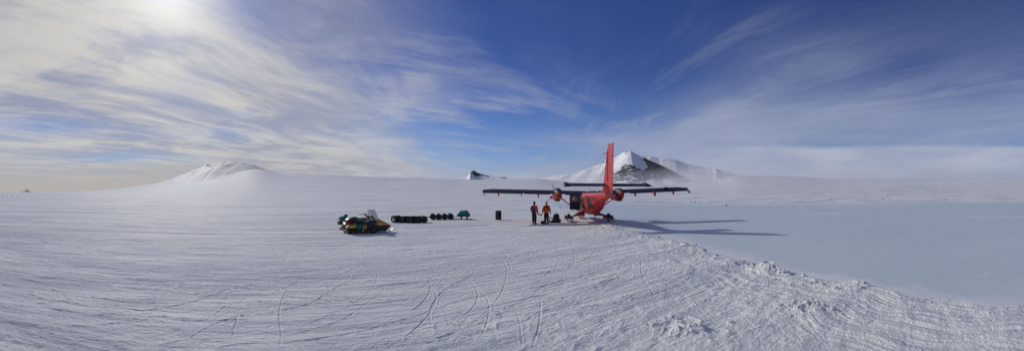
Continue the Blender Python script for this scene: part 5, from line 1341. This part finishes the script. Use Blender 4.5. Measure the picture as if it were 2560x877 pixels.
# ================================================================= FOG ALONG THE FOOT OF THE MOUNTAIN
def fog_mat(name, dens, h0, h1, nscale, lo, hi, half):
    m = bpy.data.materials.new(name); m.use_nodes = True; nt = m.node_tree; N = nt.nodes; L = nt.links; N.clear()
    out = N.new('ShaderNodeOutputMaterial'); pv = N.new('ShaderNodeVolumePrincipled'); L.new(pv.outputs[0], out.inputs['Volume'])
    pv.inputs['Color'].default_value = (.93, .94, .96, 1); pv.inputs['Anisotropy'].default_value = .35
    tc = N.new('ShaderNodeTexCoord'); sp = N.new('ShaderNodeSeparateXYZ'); L.new(tc.outputs['Object'], sp.inputs[0])
    n = N.new('ShaderNodeTexNoise'); n.inputs['Scale'].default_value = nscale; n.inputs['Detail'].default_value = 4; n.inputs['Roughness'].default_value = .55
    mp = N.new('ShaderNodeMapping'); mp.inputs['Scale'].default_value = (1, 1, 2.5); L.new(tc.outputs['Object'], mp.inputs[0]); L.new(mp.outputs[0], n.inputs['Vector'])
    def M(op, a, b=None, c=None):
        k = N.new('ShaderNodeMath'); k.operation = op
        for i, q in enumerate((a, b, c)):
            if q is None: continue
            if isinstance(q, (int, float)): k.inputs[i].default_value = q
            else: L.new(q, k.inputs[i])
        return k.outputs[0]
    def ramp(f, a, b, c=0., d=1.):
        mr = N.new('ShaderNodeMapRange'); mr.interpolation_type = 'SMOOTHSTEP'
        for i, q in enumerate((a, b, c, d)): mr.inputs[i + 1].default_value = q
        L.new(f, mr.inputs[0]); return mr.outputs[0]
    # top of the fog rolls up and down with the noise
    zz = M('MULTIPLY_ADD', n.outputs['Fac'], -(h1 - h0) * 2.2, sp.outputs[2]); zf = ramp(zz, h1 - (h1 - h0) * 1.1, h0 - (h1 - h0) * 1.1)
    ex = ramp(M('ABSOLUTE', sp.outputs[0]), half[0], half[0] * .45); ey = ramp(M('ABSOLUTE', sp.outputs[1]), half[1], half[1] * .5)
    ns = ramp(n.outputs['Fac'], lo, hi)
    d = M('MULTIPLY', M('MULTIPLY', zf, ex), M('MULTIPLY', ey, ns)); L.new(M('MULTIPLY', d, dens), pv.inputs['Density'])
    return m
def fog(label, az_, D, half, z0, z1, dens, h0, h1, nscale=.0035, lo=.3, hi=.6):
    mb_ = MB(); mb_.box((0, 0, (z0 + z1) / 2), (half[0] * 2, half[1] * 2, z1 - z0)); o = mb_.build('fog_bank', fog_mat('fog', dens, h0, h1, nscale, lo, hi, half), smooth=False)
    o.location = (D * math.sin(az_), D * math.cos(az_), 0); o.rotation_euler.z = -az_; return tag(o, label, 'fog', kind='stuff')
fog('low bank of fog lying against the foot of the rocky mountain', .47, 2900, (1150, 450), -20, 210, .0075, 22, 84)
fog('thin fog drifting over the saddle left of the mountain', .12, 3000, (600, 350), 40, 190, .0022, 90, 160)
fog('thin ground mist lying over the slope to the right of the mountain', .78, 1900, (1300, 450), -20, 170, .0016, 60, 140)
# thin cold air over everything
mb_ = MB(); mb_.box((0, 3000, 400), (19000, 19000, 1400))
hz_ = mb_.build('haze', None or plain('haze', (1, 1, 1)), smooth=False); hm = hz_.data.materials[0]; hm.node_tree.nodes.clear()
o_ = hm.node_tree.nodes.new('ShaderNodeOutputMaterial'); pv = hm.node_tree.nodes.new('ShaderNodeVolumePrincipled'); hm.node_tree.links.new(pv.outputs[0], o_.inputs['Volume'])
pv.inputs['Color'].default_value = (.93, .95, 1, 1); pv.inputs['Density'].default_value = 0.8e-5; pv.inputs['Anisotropy'].default_value = .05
hz_.location.z = -350 + 0; tag(hz_, 'thin pale haze over the whole snowfield', 'haze', kind='stuff')
